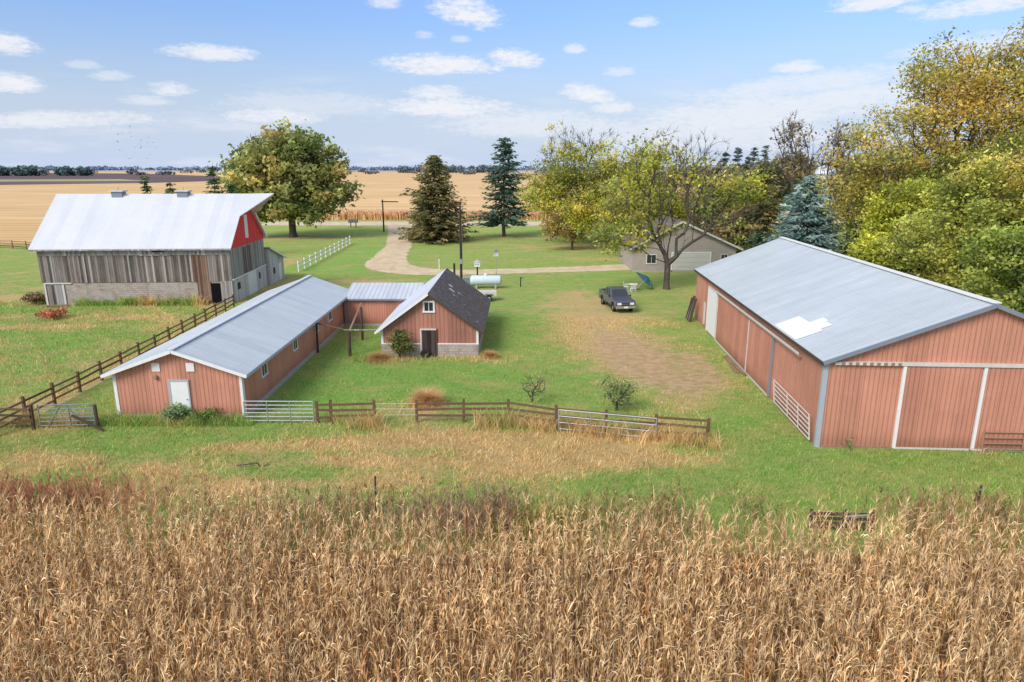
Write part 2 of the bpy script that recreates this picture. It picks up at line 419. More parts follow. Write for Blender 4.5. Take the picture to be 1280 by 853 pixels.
def m_gravel(name, a, b):
    t = NT(name); p = t.pos()
    n1 = t.noise(p, .5, 5, .65); n2 = t.noise(p, 7, 5, .75); tr = t.noise(t.mapping(p, (.9, .12, 1)), 1, 3)
    c = t.mix(t.ramp(n1, .3, .7), a, b); c = t.mix(t.math('MULTIPLY', t.ramp(tr, .5, .7), .4), c, tuple(x*.82 for x in a))
    c = t.scale(c, t.math('ADD', .72, t.math('MULTIPLY', n2, .56)))
    return t.done(t.bsdf(c, .95, 0, .05, t.bump(n2, .05, .5)))
M['gravel'] = m_gravel('pinkish_gravel', S(196, 172, 138), S(214, 196, 164))
M['road'] = m_gravel('pale_gravel_road', S(196, 178, 150), S(214, 198, 172))

def ribbon(name, pts, widths, z, mat, n=8, jag=.25):
    P = [Vector((*p, 0)) for p in pts]; L, Rr = [], []
    cur = []
    for i in range(len(P)-1):
        p0 = P[max(i-1, 0)]; p1 = P[i]; p2 = P[i+1]; p3 = P[min(i+2, len(P)-1)]
        for k in range(n):
            t = k/n
            q = .5*((2*p1) + (p2-p0)*t + (2*p0-5*p1+4*p2-p3)*t*t + (3*p1-p0-3*p2+p3)*t**3)
            cur.append((q, widths[i]*(1-t)+widths[i+1]*t))
    cur.append((P[-1], widths[-1]))
    rr = random.Random(5)
    for i, (q, w) in enumerate(cur):
        a = cur[max(i-1, 0)][0]; b = cur[min(i+1, len(cur)-1)][0]
        d = (b-a).normalized(); s = Vector((-d.y, d.x, 0))
        L.append(tuple((q+s*(w/2+rr.uniform(-jag, jag)))[:2])); Rr.append(tuple((q-s*(w/2+rr.uniform(-jag, jag)))[:2]))
    return strip_mesh(name, L, Rr, z, mat)

strip_mesh('farm_field', [(-9000, 183.5), (9000, 183.5)], [(-9000, 2400), (9000, 2400)], .03, m_field('stubble_field', S(200, 164, 116), S(222, 188, 140)))
strip_mesh('farm_field', [(-900, 128), (-300, 126), (-74, 124)], [(-900, 184), (-300, 184), (-74, 184)], .02, m_field('straw_field', S(196, 158, 108), S(218, 184, 134)))
strip_mesh('farm_field', [(-9000, 2400), (9000, 2400)], [(-9000, 12000), (9000, 12000)], .05, m_field('hazed_distant_land', S(156, 158, 170), S(176, 174, 180), .001, .004))  # distance haze is put into the base colour, paler and bluish
strip_mesh('ploughed_field', [(-9000, 560), (-420, 560), (-330, 640), (-300, 800)], [(-9000, 2000), (-1400, 2000), (-900, 1700), (-480, 1150)], .06, m_field('ploughed_soil', S(92, 78, 80), S(118, 102, 100), .004, .02))
strip_mesh('grass_verge', [(-560, 690), (-380, 740)], [(-760, 800), (-480, 860)], .09, m_field('far_verge', S(150, 150, 104), S(170, 162, 118), .01, .05))
strip_mesh('road', [(-62, 166), (0, 165.5), (900, 166.5)], [(-62, 178.5), (0, 178.5), (900, 178.5)], .04, M['road'])
ribbon('driveway', [(-25.5, 166), (-24, 148), (-22.6, 138), (-20.3, 123), (-19.2, 108), (-17.6, 97), (-13, 91.5), (-6, 90.6), (4, 92.3), (15, 95), (24, 97)], [9, 5, 4.6, 4.6, 5, 6.5, 6.2, 4.6, 4.4, 5.4, 6], .012, M['gravel'], jag=.22, n=16)

# ------------------------------------------------------------------ buildings
def gable_walls(W, L, he, hp, ridge=None):
    r = W/2 if ridge is None else ridge
    m = MB()
    m.poly([(0,0,0),(W,0,0),(W,0,he),(r,0,hp),(0,0,he)]); m.poly([(0,L,0),(0,L,he),(r,L,hp),(W,L,he),(W,L,0)])
    m.poly([(0,0,0),(0,0,he),(0,L,he),(0,L,0)]); m.poly([(W,0,0),(W,L,0),(W,L,he),(W,0,he)])
    return m
def slab(m, a, b, c, d, th):
    """roof slab on four points (a,b eave; c,d ridge), thickness th upwards along z"""
    up = Vector((0, 0, th)); q = [Vector(x) for x in (a, b, c, d)]
    vs = q + [x+up for x in q]
    m.add(vs, [(0,3,2,1),(4,5,6,7),(0,1,5,4),(1,2,6,5),(2,3,7,6),(3,0,4,7)])
def window(parent, c, w, h, normal, mats=('white', 'glass'), fr=.08):
    """c: centre on the wall (local), normal 'x+','x-','y-' """
    m = MB(); g = MB(); t = .05
    def bx(mb, u0, u1, z0, z1, d0, d1):
        if normal == 'y-': mb.box(c[0]+u0, c[0]+u1, c[1]-d1, c[1]-d0, z0, z1)
        elif normal == 'x+': mb.box(c[0]+d0, c[0]+d1, c[1]+u0, c[1]+u1, z0, z1)
        else: mb.box(c[0]-d1, c[0]-d0, c[1]+u0, c[1]+u1, z0, z1)
    z0, z1 = c[2]-h/2, c[2]+h/2
    bx(m, -w/2-fr, -w/2, z0, z1, .004, t); bx(m, w/2, w/2+fr, z0, z1, .004, t)
    bx(m, -w/2-fr, w/2+fr, z1, z1+fr, .004, t); bx(m, -w/2-fr-.03, w/2+fr+.03, z0-fr, z0, .004, t+.03)
    bx(m, -.02, .02, z0, z1, .022, .035)
    bx(g, -w/2, w/2, z0, z1, .006, .02)
    f = m.build('window', M[mats[0]], parent); g.build('pane', M[mats[1]], f)
    return f

# --- long low salmon shed on the left
A = thing('livestock_shed', 'long low salmon metal shed with white door and grey roof on the left', 'shed', (-21.85, 35.75, 0))
W, L_, he, hp = 7.05, 25.6, 2.7, 3.95
gable_walls(W, L_, he, hp).build('wall', M['salmon'], A)
b = MB(); b.box(-.04, W+.04, -.04, 0-.003, 0, .22); b.box(W+.003, W+.05, -.04, L_, 0, .3); b.box(-.05, -.003, -.04, L_, 0, .3); b.build('foundation', M['concrete'], A)
ov, oe = .42, .38; sl = (hp-he)/(W/2); ez = he - sl*ov
rm = MB(); slab(rm, (-ov,-oe,ez+.01), (-ov,L_+.1,ez+.01), (W/2,L_+.1,hp+.01), (W/2,-oe,hp+.01), .07); slab(rm, (W+ov,L_+.1,ez+.01), (W+ov,-oe,ez+.01), (W/2,-oe,hp+.01), (W/2,L_+.1,hp+.01), .07)
roof = rm.build('roof', M['roof_shed'], A)
c = MB(); c.beam((W/2,-oe-.02,hp+.11), (W/2,L_+.12,hp+.11), .34, .05); c.build('ridge_cap', M['roof_bright'], roof)
tm = MB(); tm.beam((-ov,-oe-.02,ez-.03), (W/2,-oe-.02,hp-.03), .04, .15); tm.beam((W/2,-oe-.02,hp-.03), (W+ov,-oe-.02,ez-.03), .04, .15)
tm.build('rake_trim', M['white'], roof)
tm = MB(); tm.box(W+ov-.03, W+ov+.02, -oe, L_, ez-.10, ez+.03); tm.box(-ov-.02, -ov+.03, -oe, L_, ez-.1, ez+.03); tm.build('gutter', M['paletrim'], roof)
for x0, x1 in ((-.03, .15), (W-.15, W+.03)):
    MB().box(x0, x1, -.035, -.002, 0, he-.02).build('corner_trim', M['white'], A)
MB().box(W+.002, W+.035, -.035, .15, 0, he-.05).build('corner_trim', M['white'], A)
d = MB().box(3.1, 4.05, -.05, -.004, .18, 2.15).build('door', M['white'], A)
q = MB(); q.box(2.98, 3.1, -.07, -.003, .1, 2.25); q.box(4.05, 4.13, -.07, -.003, .1, 2.25); q.box(3.1, 4.05, -.07, -.003, 2.15, 2.25); q.build('door_frame', M['paletrim'], d)
MB().box(3.92, 3.97, -.11, -.05, 1.1, 1.16).build('door_handle', M['galv'], d)
for x in (2.42, 4.30):
    MB().box(x-.22, x+.22, -.05, -.003, 2.72, 3.2).build('gable_vent', M['white'], A)
MB().lathe([(0, -.16), (.11, -.15), (.14, -.05), (.05, -.01), (.05, 0)], (2.36, 0, 2.4), 10, 'y').build('wall_lamp', M['rust'], A)
for y in (3.3, 9.3, 14.5, 18.5):
    window(A, (W, y, 1.85), .8, .65, 'x+')

# --- connecting wing between the shed and the little barn
B = thing('connecting_wing', 'salmon walled wing with blue grey ribbed roof linking long shed and small barn', 'shed', (-14.7, 58.6, 0))
bw = 6.7; m = MB()
m.poly([(.0,0,0),(bw,0,0),(bw,0,2.5),(.0,0,2.5)]); m.poly([(0,6,0),(0,6,2.5),(bw,6,2.5),(bw,6,0)]); m.poly([(bw,0,0),(bw,6,0),(bw,6,2.5),(bw,3.2,3.2),(bw,0,2.5)])
m.build('wall', M['salmon_door'], B)
m = MB(); slab(m, (.1,-.3,2.46), (bw,-.3,2.46), (bw,3.3,3.25), (.1,3.3,3.25), .06); slab(m, (bw,6.3,2.5), (.1,6.3,2.5), (.1,3.3,3.25), (bw,3.3,3.25), .06)
rf = m.build('roof', M['roof_blue'], B); MB().box(.1, bw, -.34, -.29, 2.34, 2.47).build('gutter', M['greytrim'], rf)
MB().box(0, bw, -.04, -.003, 0, .22).build('foundation', M['concrete'], B)
for x in (.08, .3): MB().box(x, x+.07, -.06, -.004, 0, 2.4).build('downpipe', M['greytrim'], B)

# --- small steep-roofed barn
C = thing('small_barn', 'small maroon gabled barn with dark double door and half dark half bright roof', 'barn', (-9.56, 48.6, 0), R(-.8))
W, L_, he, hp = 7.08, 12.0, 2.15, 4.72
gable_walls(W, L_, he, hp).build('wall', M['maroon'], C)
m = MB(); m.box(-.05, 2.85, -.06, -.003, 0, .95); m.box(4.05, W+.05, -.06, -.003, 0, .95); m.box(W+.003, W+.06, -.06, L_, 0, .95); m.box(-.06, -.003, -.06, L_, 0, .95)
m.build('foundation', M['stone'], C)
MB().box(-.05, 2.85, -.075, -.003, .95, 1.02).build('ledge', M['white'], C); MB().box(4.05, W+.05, -.075, -.003, .95, 1.02).build('ledge', M['white'], C)
sl = (hp-he)/(W/2); ov = .42; ez = he-sl*ov
m = MB(); slab(m, (-ov,-.4,ez), (-ov,L_+.3,ez), (W/2,L_+.3,hp+.02), (W/2,-.4,hp+.02), .08)
rf = m.build('roof', M['roof_bright'], C); rf['label'] = 'bright metal roof slope'
m = MB(); slab(m, (W+ov,L_+.3,ez), (W+ov,-.3,ez), (W/2+.003,-.3,hp+.02), (W/2+.003,L_+.3,hp+.02), .08)
rf2 = m.build('roof', M['shingle'], C); rf2['label'] = 'dark shingled roof slope with pale worn patches'
m = MB(); m.beam((-ov,-.42,ez-.02), (W/2,-.42,hp), .04, .14); m.build('rake_trim', M['white'], rf)
m = MB(); m.beam((W/2,-.33,hp-.03), (W+ov,-.33,ez-.04), .04, .16); m.build('rake_trim', M['wooddark'], rf2)
for (u, v, w, h) in ((5.2, .9, .5, .5), (6.4, .75, .55, .35), (6.0, 1.5, .3, .3), (1.2, 3.3, .22, .2), (3.5, 2.2, .2, .15), (4.2, 1.3, .3, .2)):   # pale worn patches on the dark slope
    P = lambda a, s: (W/2 + s, a, hp+.105 - sl*s)
    MB().poly([P(u, v), P(u+w, v+.08), P(u+w*.8, v+h), P(u+.1, v+h*.8)]).build('worn_patch', M['offwhite'], rf2)
for x0, x1 in ((-.03, .13), (W-.13, W+.03)): MB().box(x0, x1, -.04, -.003, 1.02, he-.05).build('corner_trim', M['white'], C)
d = MB().box(2.95, 3.49, -.08, -.003, 0, 2.02).build('door', M['boards_dark'], C); MB().box(3.51, 4.03, -.08, -.003, 0, 2.02).build('door', M['boards_dark'], C)
MB().box(2.83, 2.95, -.1, -.003, 0, 2.12).build('door_frame', M['offwhite'], d); MB().box(4.03, 4.09, -.1, -.003, 0, 2.12).build('door_frame', M['boards_brown'], d); MB().box(2.95, 4.03, -.1, -.003, 2.02, 2.12).build('door_frame', M['offwhite'], d)
window(C, (3.53, 0, 3.75), .62, .62, 'y-', fr=.12)
window(C, (1.35, 0, 1.55), .5, .8, 'y-', ('boards_brown', 'glass'), fr=.06)
for y in (3, 7.5): window(C, (W, y, 1.5), .6, .6, 'x+', ('offwhite', 'glass'))
MB().lathe([(.19, -.1), (.31, -.1), (.34, -.05), (.34, .05), (.31, .1), (.19, .1), (.17, 0), (.19, -.1)], (0, 0, 0), 18, 'y').build('tyre', M['black'], None)
ty = bpy.data.objects['tyre']; ty.location = (-6.35, 48.15, .33); ty.rotation_euler = (R(-12), 0, 0); tag(ty, 'old bare tyre leaning at the foot of the dark double door', 'tyre')

# --- pole barn on the right
Eo = thing('pole_barn', 'large salmon metal pole barn with white trimmed sliding doors and grey roof', 'barn', (15.17, 31.75, 0), R(-3.4))
W, L_, he, hp = 14.6, 30.4, 4.5, 7.32
gable_walls(W, L_, he, hp).build('wall', M['salmon'], Eo)
sl = (hp-he)/(W/2); ov = .22; ez = he-sl*ov; oe = .3
m = MB(); slab(m, (-ov,-oe,ez+.02), (-ov,L_+oe,ez+.02), (W/2,L_+oe,hp+.02), (W/2,-oe,hp+.02), .07)
slab(m, (W+ov,L_+oe,ez+.02), (W+ov,-oe,ez+.02), (W/2,-oe,hp+.02), (W/2,L_+oe,hp+.02), .07)
rf = m.build('roof', M['roof_grey'], Eo)
m = MB(); m.beam((W/2,-oe,hp+.13), (W/2,L_+oe,hp+.13), .4, .06); m.build('ridge_cap', M['white'], rf)
m = MB(); m.beam((-ov,-oe-.02,ez), (W/2,-oe-.02,hp), .05, .2); m.beam((W/2,-oe-.02,hp), (W+ov,-oe-.02,ez), .05, .2); m.build('rake_trim', M['greytrim'], rf)
m = MB(); m.box(-ov-.03, -ov+.03, -oe, L_+oe, ez-.12, ez+.06); m.build('gutter', M['wooddark'], rf)
for pts in ([(-.16, 3.8), (1.22, 3.8), (1.22, 7.45), (-.16, 7.45)], [(1.22, 4.15), (1.82, 4.15), (1.82, 5.0), (1.22, 5.0)], [(1.22, 5.02), (1.95, 5.02), (1.95, 5.8), (1.22, 5.8)]):
    MB().poly([(x, y, he+.115+sl*x) for x, y in pts]).build('white_roof_sheet', M['white'], rf)
# front: fixed left bay, two white-edged sliding doors and head rail
m = MB(); m.box(-.06, .16, -.06, -.003, 0, he-.05); m.box(-.06, -.003, -.003, .16, 0, he-.05); m.build('corner_trim', M['paletrim'], Eo)
rl = MB(); rl.box(.4, W-.3, -.16, -.003, 4.30, 4.46); rl.build('door_rail', M['offwhite'], Eo)
for x in np.arange(.7, 3.4, .33): MB().box(x, x+.16, -.175, -.162, 4.31, 4.45).build('rust_patch', M['rust'], bpy.data.objects['door_rail'])
def slide_door(x0, x1, trims):
    d = MB().box(x0, x1, -.09, -.02, .12, 4.28).build('sliding_door', M['salmon_door'], Eo)
    for a in trims: MB().box(a-.07, a+.07, -.12, -.015, .05, 4.28).build('edge_trim', M['white'], d)
    MB().box(x0, x1, -.11, -.015, .02, .12).build('bottom_rail', M['offwhite'], d)
    return d
slide_door(3.72, 7.3, (3.72,)); slide_door(7.46, 11.1, (7.46, 11.1)); slide_door(11.26, 14.2, ())
MB().box(0.2, 3.6, -.05, -.003, 0, .1).build('skirt', M['rust'], Eo)
# left side: white walk door, door rail with sliding doors
d = MB().box(-.06, -.003, 22.0, 25.2, .1, 3.75).build('side_door', M['white'], Eo)
m = MB(); m.box(-.09, -.003, 21.9, 22.0, 0, 3.85); m.box(-.09, -.003, 25.2, 25.3, 0, 3.85); m.box(-.09, -.003, 22.0, 25.2, 3.75, 3.85); m.build('door_frame', M['offwhite'], d)
m = MB(); m.box(-.2, -.003, 3.0, 21.8, 3.78, 3.98); m.build('door_rail', M['rust'], Eo)
m = MB(); m.box(-.215, -.16, 3.1, 21.7, 3.985, 4.02); m.box(-.218, -.202, 3.0, 21.8, 3.9, 3.98); m.build('rail_cover', M['offwhite'], bpy.data.objects['door_rail.001'])
for y0, y1, tr in ((7.7, 12.6, (7.62, 12.7)), (12.8, 17.0, ()), (17.1, 21.5, ())):
    d = MB().box(-.1, -.03, y0, y1, .12, 3.76).build('sliding_door', M['salmon_door'], Eo)
    for k, a in enumerate(tr): MB().box(-.13, -.02, a-.07, a+.07, .02, 3.76).build('edge_trim', M['greytrim' if k == 0 else 'offwhite'], d)
    MB().box(-.12, -.02, y0, y1, .02, .12).build('bottom_rail', M['offwhite'], d)
# side windows near the far corner: pale boards
MB().box(-.05, -.003, 26.2, 26.7, .3, 2.2).build('wall_panel', M['offwhite'], Eo)

# --- big old barn
D = thing('old_barn', 'big weathered grey board barn with white roof and red gable', 'barn', (-47.3, 68.0, 0), R(3))
W, L_, he, hp = 18.8, 11.4, 5.95, 10.7         # W along local x, ridge along x at y=5.7
yr = 5.7; zs, zb = 2.25, 5.0
def band(z0, z1): return MB().box(-.0, W, 0, L_, z0, z1)
m = MB(); m.box(.05, W-.05, .05, L_-.05, 0, zs); m.build('stone_base', M['block'], D)
m = MB()
m.poly([(0,0,zs),(W,0,zs),(W,0,zb),(0,0,zb)]); m.poly([(0,L_,zs),(0,L_,he),(W,L_,he),(W,L_,zs)]); m.poly([(0,0,zs),(0,0,he),(0,yr,hp),(0,L_,he),(0,L_,zs)]); m.poly([(0,0,zs),(0,L_,zs),(W,L_,zs),(W,0,zs)])
m.build('board_wall', M['boards'], D)
MB().poly([(W,0,zs),(W,L_,zs),(W,L_,5.6),(W,0,5.6)]).build('gable_wall', M['boards_light'], D)
MB().poly([(0,-.03,zb),(W,-.03,zb),(W,-.03,he),(0,-.03,he)]).build('frieze_boards', M['boards_light'], D)
m = MB(); m.poly([(W+.03,-.03,5.5),(W+.03,L_+.03,5.5),(W+.03,L_+.03,he),(W+.03,yr,hp),(W+.03,-.03,he)]); m.poly([(W+.03,-.03,5.5),(W,-.03,5.5),(W,-.03,he),(W+.03,-.03,he)])
rg = m.build('red_gable', M['red'], D)
MB().box(W+.035, W+.08, 5.15, 6.1, 6.15, 8.6).build('hay_door', M['white'], rg)
sl = (hp-he)/yr; ov = .45; ez = he-sl*ov
m = MB(); th = .1
slab(m, (W+.35,-ov,ez+.03), (-.5,-ov,ez+.03), (-.5,yr,hp+.03), (W+.35,yr,hp+.03), th); slab(m, (-.5,L_+ov,ez+.03), (W+.35,L_+ov,ez+.03), (W+.35,yr,hp+.03), (-.5,yr,hp+.03), th)
# the triangular hay hood at the ridge
yh = 3.1; zh = he+sl*yh+.03; tip = (W+3.3, yr, hp+.06)
for ya in (yh, 2*yr-yh):
    a, b_, c_ = Vector((W+.35, ya, zh)), Vector((W+.35, yr, hp+.03)), Vector(tip); up = Vector((0, 0, th))
    m.add([a, b_, c_, a+up, b_+up, c_+up], [(0,1,2),(3,4,5),(0,2,5,3),(1,0,3,4)])
rf = m.build('roof', M['roof_white'], D)
m = MB(); m.beam((W+.34, L_+ov, ez), (W+.34, 2*yr-yh, zh-.02), .1, .2); m.build('rake_trim', M['white'], rf)
m = MB(); m.box(-.5, W+.35, -ov-.03, -ov+.02, ez-.07, ez+.06); m.build('eave_board', M['boards_light'], rf)
for x in (5.9, 12.65):
    v = MB(); v.box(x-.55, x+.55, yr-.45, yr+.45, hp-.3, hp+.35); vv = v.build('roof_vent', M['greytrim'], rf)
    MB().box(x-.7, x+.7, yr-.6, yr+.6, hp+.36, hp+.48).build('vent_cap', M['offwhite'], vv)
    MB().tube((x, yr, hp+.48), (x, yr, hp+.85), .05, .02, 6).build('finial', M['galv'], vv)
d = MB().box(.35, 1.15, -.03, .04, 0, 2.0).build('stall_door', M['boards'], D)
m = MB(); m.box(.2, .35, -.06, .045, 0, 2.15); m.box(1.95, 2.12, -.06, .045, 0, 2.1); m.box(.2, 2.9, -.07, .045, 2.15, 2.27); m.build('door_frame', M['offwhite'], d)
MB().box(1.15, 1.95, -.02, .045, 0, 2.05).build('stall_door', M['boards_light'], D)
m = MB(); m.box(15.3, 16.6, -.05, .04, 0, 2.3); m.build('board_panel', M['boards_brown'], D)
MB().box(16.65, 17.6, -.02, .04, 0, 2.1).build('doorway', M['opening'], D)
MB().box(17.6, 18.8, -.04, .045, 0, 2.3).build('board_panel', M['boards_light'], D)
m = MB(); m.box(9.9, 13.0, -.09, -.035, 4.95, 5.06); m.build('hay_door_track', M['boards_light'], D)
MB().box(11.2, 12.4, -.06, -.034, 5.3, 5.75).build('hatch', M['boards_dark'], D)
for x in (1.15, 4.3, 6.6, 8.7): MB().box(x, x+.18, -.035, -.003, zs, zb+.2).build('batten', M['boards_light'], D)
MB().box(15.0, 16.5, -.03, -.003, zs, zb).build('board_patch', M['boards_brown'], D)
# whitewashed lower gable end with white doors
m = MB(); m.box(W-.045, W+.05, .3, L_, 0, 2.35); wl = m.build('lower_gable_wall', M['whitewash'], D)
m = MB(); m.box(W+.05, W+.14, 0, L_, 2.36, 2.48); m.build('ledge', M['white'], wl)
MB().box(W+.05, W+.09, 4.7, 7.4, 0, 2.33).build('side_door', M['white'], D)
MB().box(W+.05, W+.09, 1.3, 2.1, 1.2, 1.9).build('side_window', M['boards_dark'], D)
MB().box(W+.05, W+.09, 8.5, 9.0, 1.2, 1.9).build('side_window', M['boards_dark'], D)
MB().box(W+.003, W+.06, 3.9, 6.3, zs+.3, 5.3).build('gable_patch', M['boards'], D)

# --- lean-to behind the big barn
O = thing('lean_to', 'whitewashed lean to shed with pale sloping roof behind the old barn', 'shed', (-28.7, 80.5, 0), R(3))
W, L_ = 5.0, 6.0
m = MB(); m.poly([(0,0,0),(0,L_,0),(0,L_,2.5),(0,0,4.3)]); m.poly([(0,0,0),(0,0,4.3),(-W,0,4.3),(-W,0,0)]); m.poly([(0,L_,0),(-W,L_,0),(-W,L_,2.5),(0,L_,2.5)]); m.poly([(-W,0,0),(-W,0,4.3),(-W,L_,2.5),(-W,L_,0)])
m.build('wall', M['whitewash'], O)
m = MB(); slab(m, (.3,L_+.5,2.4), (-W,L_+.5,2.4), (-W,-.2,4.42), (.3,-.2,4.42), .1); rf = m.build('roof', M['roof_bright'], O)
m = MB(); m.beam((.31, -.2, 4.42), (.31, L_+.5, 2.4), .06, .2); m.build('rake_trim', M['white'], rf)
MB().box(.004, .05, 3.6, 4.7, 0, 2.05).build('door', M['white'], O)
window(O, (0, 4.0, 2.75), .5, .35, 'x+', ('offwhite', 'glass'))
MB().box(.004, .05, 1.4, 2.0, 1.1, 1.8).build('window', M['boards_dark'], O)

# --- house with wide gable behind the yard tree
G_ = thing('garage', 'pale tan sided garage with brown grey roof behind the half bare tree', 'garage', (16.2, 91.0, 0))
W, L_, he, hp = 13.6, 11, 3.3, 6.6
gable_walls(W, L_, he, hp, 6.2).build('wall', M['tan_siding'], G_)
m = MB(); r = 6.2; s1 = (hp-he)/r; s2 = (hp-he)/(W-r)
slab(m, (-.6,-.5,he-.6*s1), (-.6,L_+.5,he-.6*s1), (r,L_+.5,hp+.02), (r,-.5,hp+.02), .14); slab(m, (W+.8,L_+.5,he-.8*s2), (W+.8,-.5,he-.8*s2), (r,-.5,hp+.02), (r,L_+.5,hp+.02), .14)
rf = m.build('roof', M['shingle_brown'], G_)
m = MB(); m.beam((-.6,-.52,he-.6*s1+.02), (r,-.52,hp+.04), .05, .24); m.beam((r,-.52,hp+.04), (W+.8,-.52,he-.8*s2+.02), .05, .24); m.build('rake_trim', M['offwhite'], rf)
gd = MB()
for k in range(4): gd.box(5.2, 10.2, -.06, -.01, .05+k*.62, .05+k*.62+.60)
gd.build('garage_door', M['offwhite'], G_)
m = MB(); m.box(5.05, 5.2, -.08, -.004, 0, 2.65); m.box(10.2, 10.35, -.08, -.004, 0, 2.65); m.box(5.2, 10.2, -.08, -.004, 2.53, 2.65); m.build('door_frame', M['white'], G_)
window(G_, (12.1, 0, 1.75), .8, 1.1, 'y-', ('offwhite', 'glass'))
window(G_, (2.4, 0, 1.7), 1.2, 1.1, 'y-')
MB().box(-.05, W+.05, -.08, -.004, -.02, .22).build('foundation', M['concrete'], G_)

# --- grey silo and far farm buildings
s = thing('silo', 'pale blue grey silo with domed cap behind the blue spruce', 'silo', (70.5, 158, 0))
MB().lathe([(2.3, 0), (2.3, 12.2)], n=24).build('shaft', M['offwhite'], s, True)
MB().lathe([(2.55, 12.1), (2.5, 12.4), (1.9, 13.4), (1.0, 14.0), (0, 14.2)], n=24).build('dome', M['roof_bright'], s, True)
for z in np.arange(1, 12, 1.0): MB().lathe([(2.33, z-.05), (2.36, z), (2.33, z+.05)], n=24).build('hoop', M['greytrim'], s)
def far_house(x, y, w, l, h, hp, wall, roof, label, rz):
    o = thing('farmhouse', label, 'house', (x, y, 0), rz, 'far farm buildings')
    gable_walls(w, l, h, hp).build('wall', M[wall], o)
    m = MB(); sl = (hp-h)/(w/2); slab(m, (-.5,-.5,h-.5*sl), (-.5,l+.5,h-.5*sl), (w/2,l+.5,hp+.02), (w/2,-.5,hp+.02), .2); slab(m, (w+.5,l+.5,h-.5*sl), (w+.5,-.5,h-.5*sl), (w/2,-.5,hp+.02), (w/2,l+.5,hp+.02), .2)
    m.build('roof', M[roof], o)
    for k in (.25, .7): window(o, (w*k, 0, h*.6), 1.2, 1.4, 'y-')
far_house(96, 300, 9, 14, 4.2, 7, 'offwhite', 'shingle_brown', 'far white farmhouse with brown roof among the trees', R(12))
far_house(108, 310, 10, 12, 3.6, 6, 'whitewash', 'roof_white', 'far white shed with pale roof beyond the orchard strip', R(5))
far_house(-485, 1180, 20, 30, 6, 11, 'offwhite', 'roof_white', 'tiny white far barn between two woods on the left skyline', R(40))

# ------------------------------------------------------------------ fences, gates
def fence(name, label, posts, rails, hpost, mat, rmat, rail_h=.12, rw=.05, pr=.09, gaps=(), group=None, jitter=.05, square=True):
    o = thing(name, label, 'fence', (posts[0][0], posts[0][1], 0), 0, group)
    ox, oy = posts[0]; rr = random.Random(len(posts)*7+int(abs(ox)*10))
    for (x, y) in posts:
        lx, ly = x-ox, y-oy; tx, ty_ = rr.uniform(-jitter, jitter), rr.uniform(-jitter, jitter)
        m = MB(); h = hpost*rr.uniform(.96, 1.05)
        if square: m.beam((lx, ly, -.1), (lx+tx, ly+ty_, h), pr*1.5, pr*1.5)
        else: m.tube((lx, ly, -.1), (lx+tx, ly+ty_, h), pr, pr*.9, 8)
        m.build('post', M[mat], o)
    for i in range(len(posts)-1):
        if i in gaps: continue
        for z in rails:
            a = (posts[i][0]-ox, posts[i][1]-oy-pr*.9, z+rr.uniform(-jitter, jitter)); b = (posts[i+1][0]-ox, posts[i+1][1]-oy-pr*.9, z+rr.uniform(-jitter, jitter))
            MB().beam(a, b, rw, rail_h).build('rail', M[rmat if rr.random() < .7 else mat], o)
    return o
pf = [(-26.75 - .0009*(y-33)**2*1.0, y) for y in np.linspace(33.0, 67.0, 15)]
fence('rail_fence', 'brown three rail fence running along the pasture beside the long shed', pf, (.35, .75, 1.12), 1.35, 'fence', 'fence_light')
fence('rail_fence', 'short brown rail fence meeting the grey gate at the left edge', [(-31.5, 34.6), (-28.6, 34.3), (-25.45, 34.05)], (.4, .8, 1.15), 1.35, 'wooddark', 'fence')
fence('rail_fence', 'brown rail fence with an open gap behind the dry grass strip', [(-10.55, 34.9), (-9.85, 34.95), (-7.5, 35.1), (-5.2, 35.1), (-2.65, 35.15), (-.2, 35.2), (2.35, 34.2), (4.9, 33.5), (7.4, 32.9), (9.9, 32.35)], (.42, .8, 1.12), 1.3, 'fence', 'fence', gaps=(2,))
wp = [(-28.6 - .03*k*2.9, 91.0 + k*3.1) for k in range(12)]
fence('white_fence', 'white two rail fence on the lawn beside the big shade tree', wp, (.55, 1.15), 1.45, 'white', 'white', .2, .06, .1, jitter=.02)
o = bpy.data.objects['rail_fence.002']
for z in (.45, .8, 1.1): MB().tube((3.05, .12, z), (5.35, .12, z+.02), .012, .012, 5).build('wire', M['galv'], o)
fence('rail_fence', 'dark rail fence behind the old barn at the far left edge', [(-70-3.2*k, 112+1.2*k) for k in range(9)][::-1], (.45, .85, 1.25), 1.45, 'fence', 'fence_light', .16)

def gate(label, p0, p1, h, nb, mat, r=.028, z0=.18, ups=(.5,), lean=0.0, brace=False, cat='gate', group='pipe gates'):
    d = Vector((p1[0]-p0[0], p1[1]-p0[1], 0)); Lg = d.length
    o = thing('pipe_gate', label, cat, (p0[0], p0[1], 0), math.atan2(d.y, d.x), group)
    o.rotation_euler = (lean, 0, math.atan2(d.y, d.x))
    MB().tube((0, 0, z0), (0, 0, z0+h), r*1.2).build('upright', M[mat], o); MB().tube((Lg, 0, z0), (Lg, 0, z0+h), r*1.2).build('upright', M[mat], o)
    for k in range(nb):
        z = z0 + h*k/(nb-1); MB().tube((0, 0, z), (Lg, 0, z), r, r, 8).build('bar', M[mat], o)
    for u in ups: MB().tube((Lg*u, -.02, z0), (Lg*u, -.02, z0+h), r, r, 8).build('upright', M[mat], o)
    if brace:
        MB().tube((Lg*.15, -.03, z0), (Lg*.42, -.03, z0+h), r, r, 8).build('brace', M[mat], o); MB().tube((Lg*.75, -.03, z0+.3), (Lg*.5, -.03, z0+h), r, r, 8).build('brace', M[mat], o)
    return o
gate('galvanised six bar gate closed between long shed and rail fence', (-14.5, 34.95), (-10.75, 34.9), 1.1, 6, 'galv', .03, ups=(.33, .66))
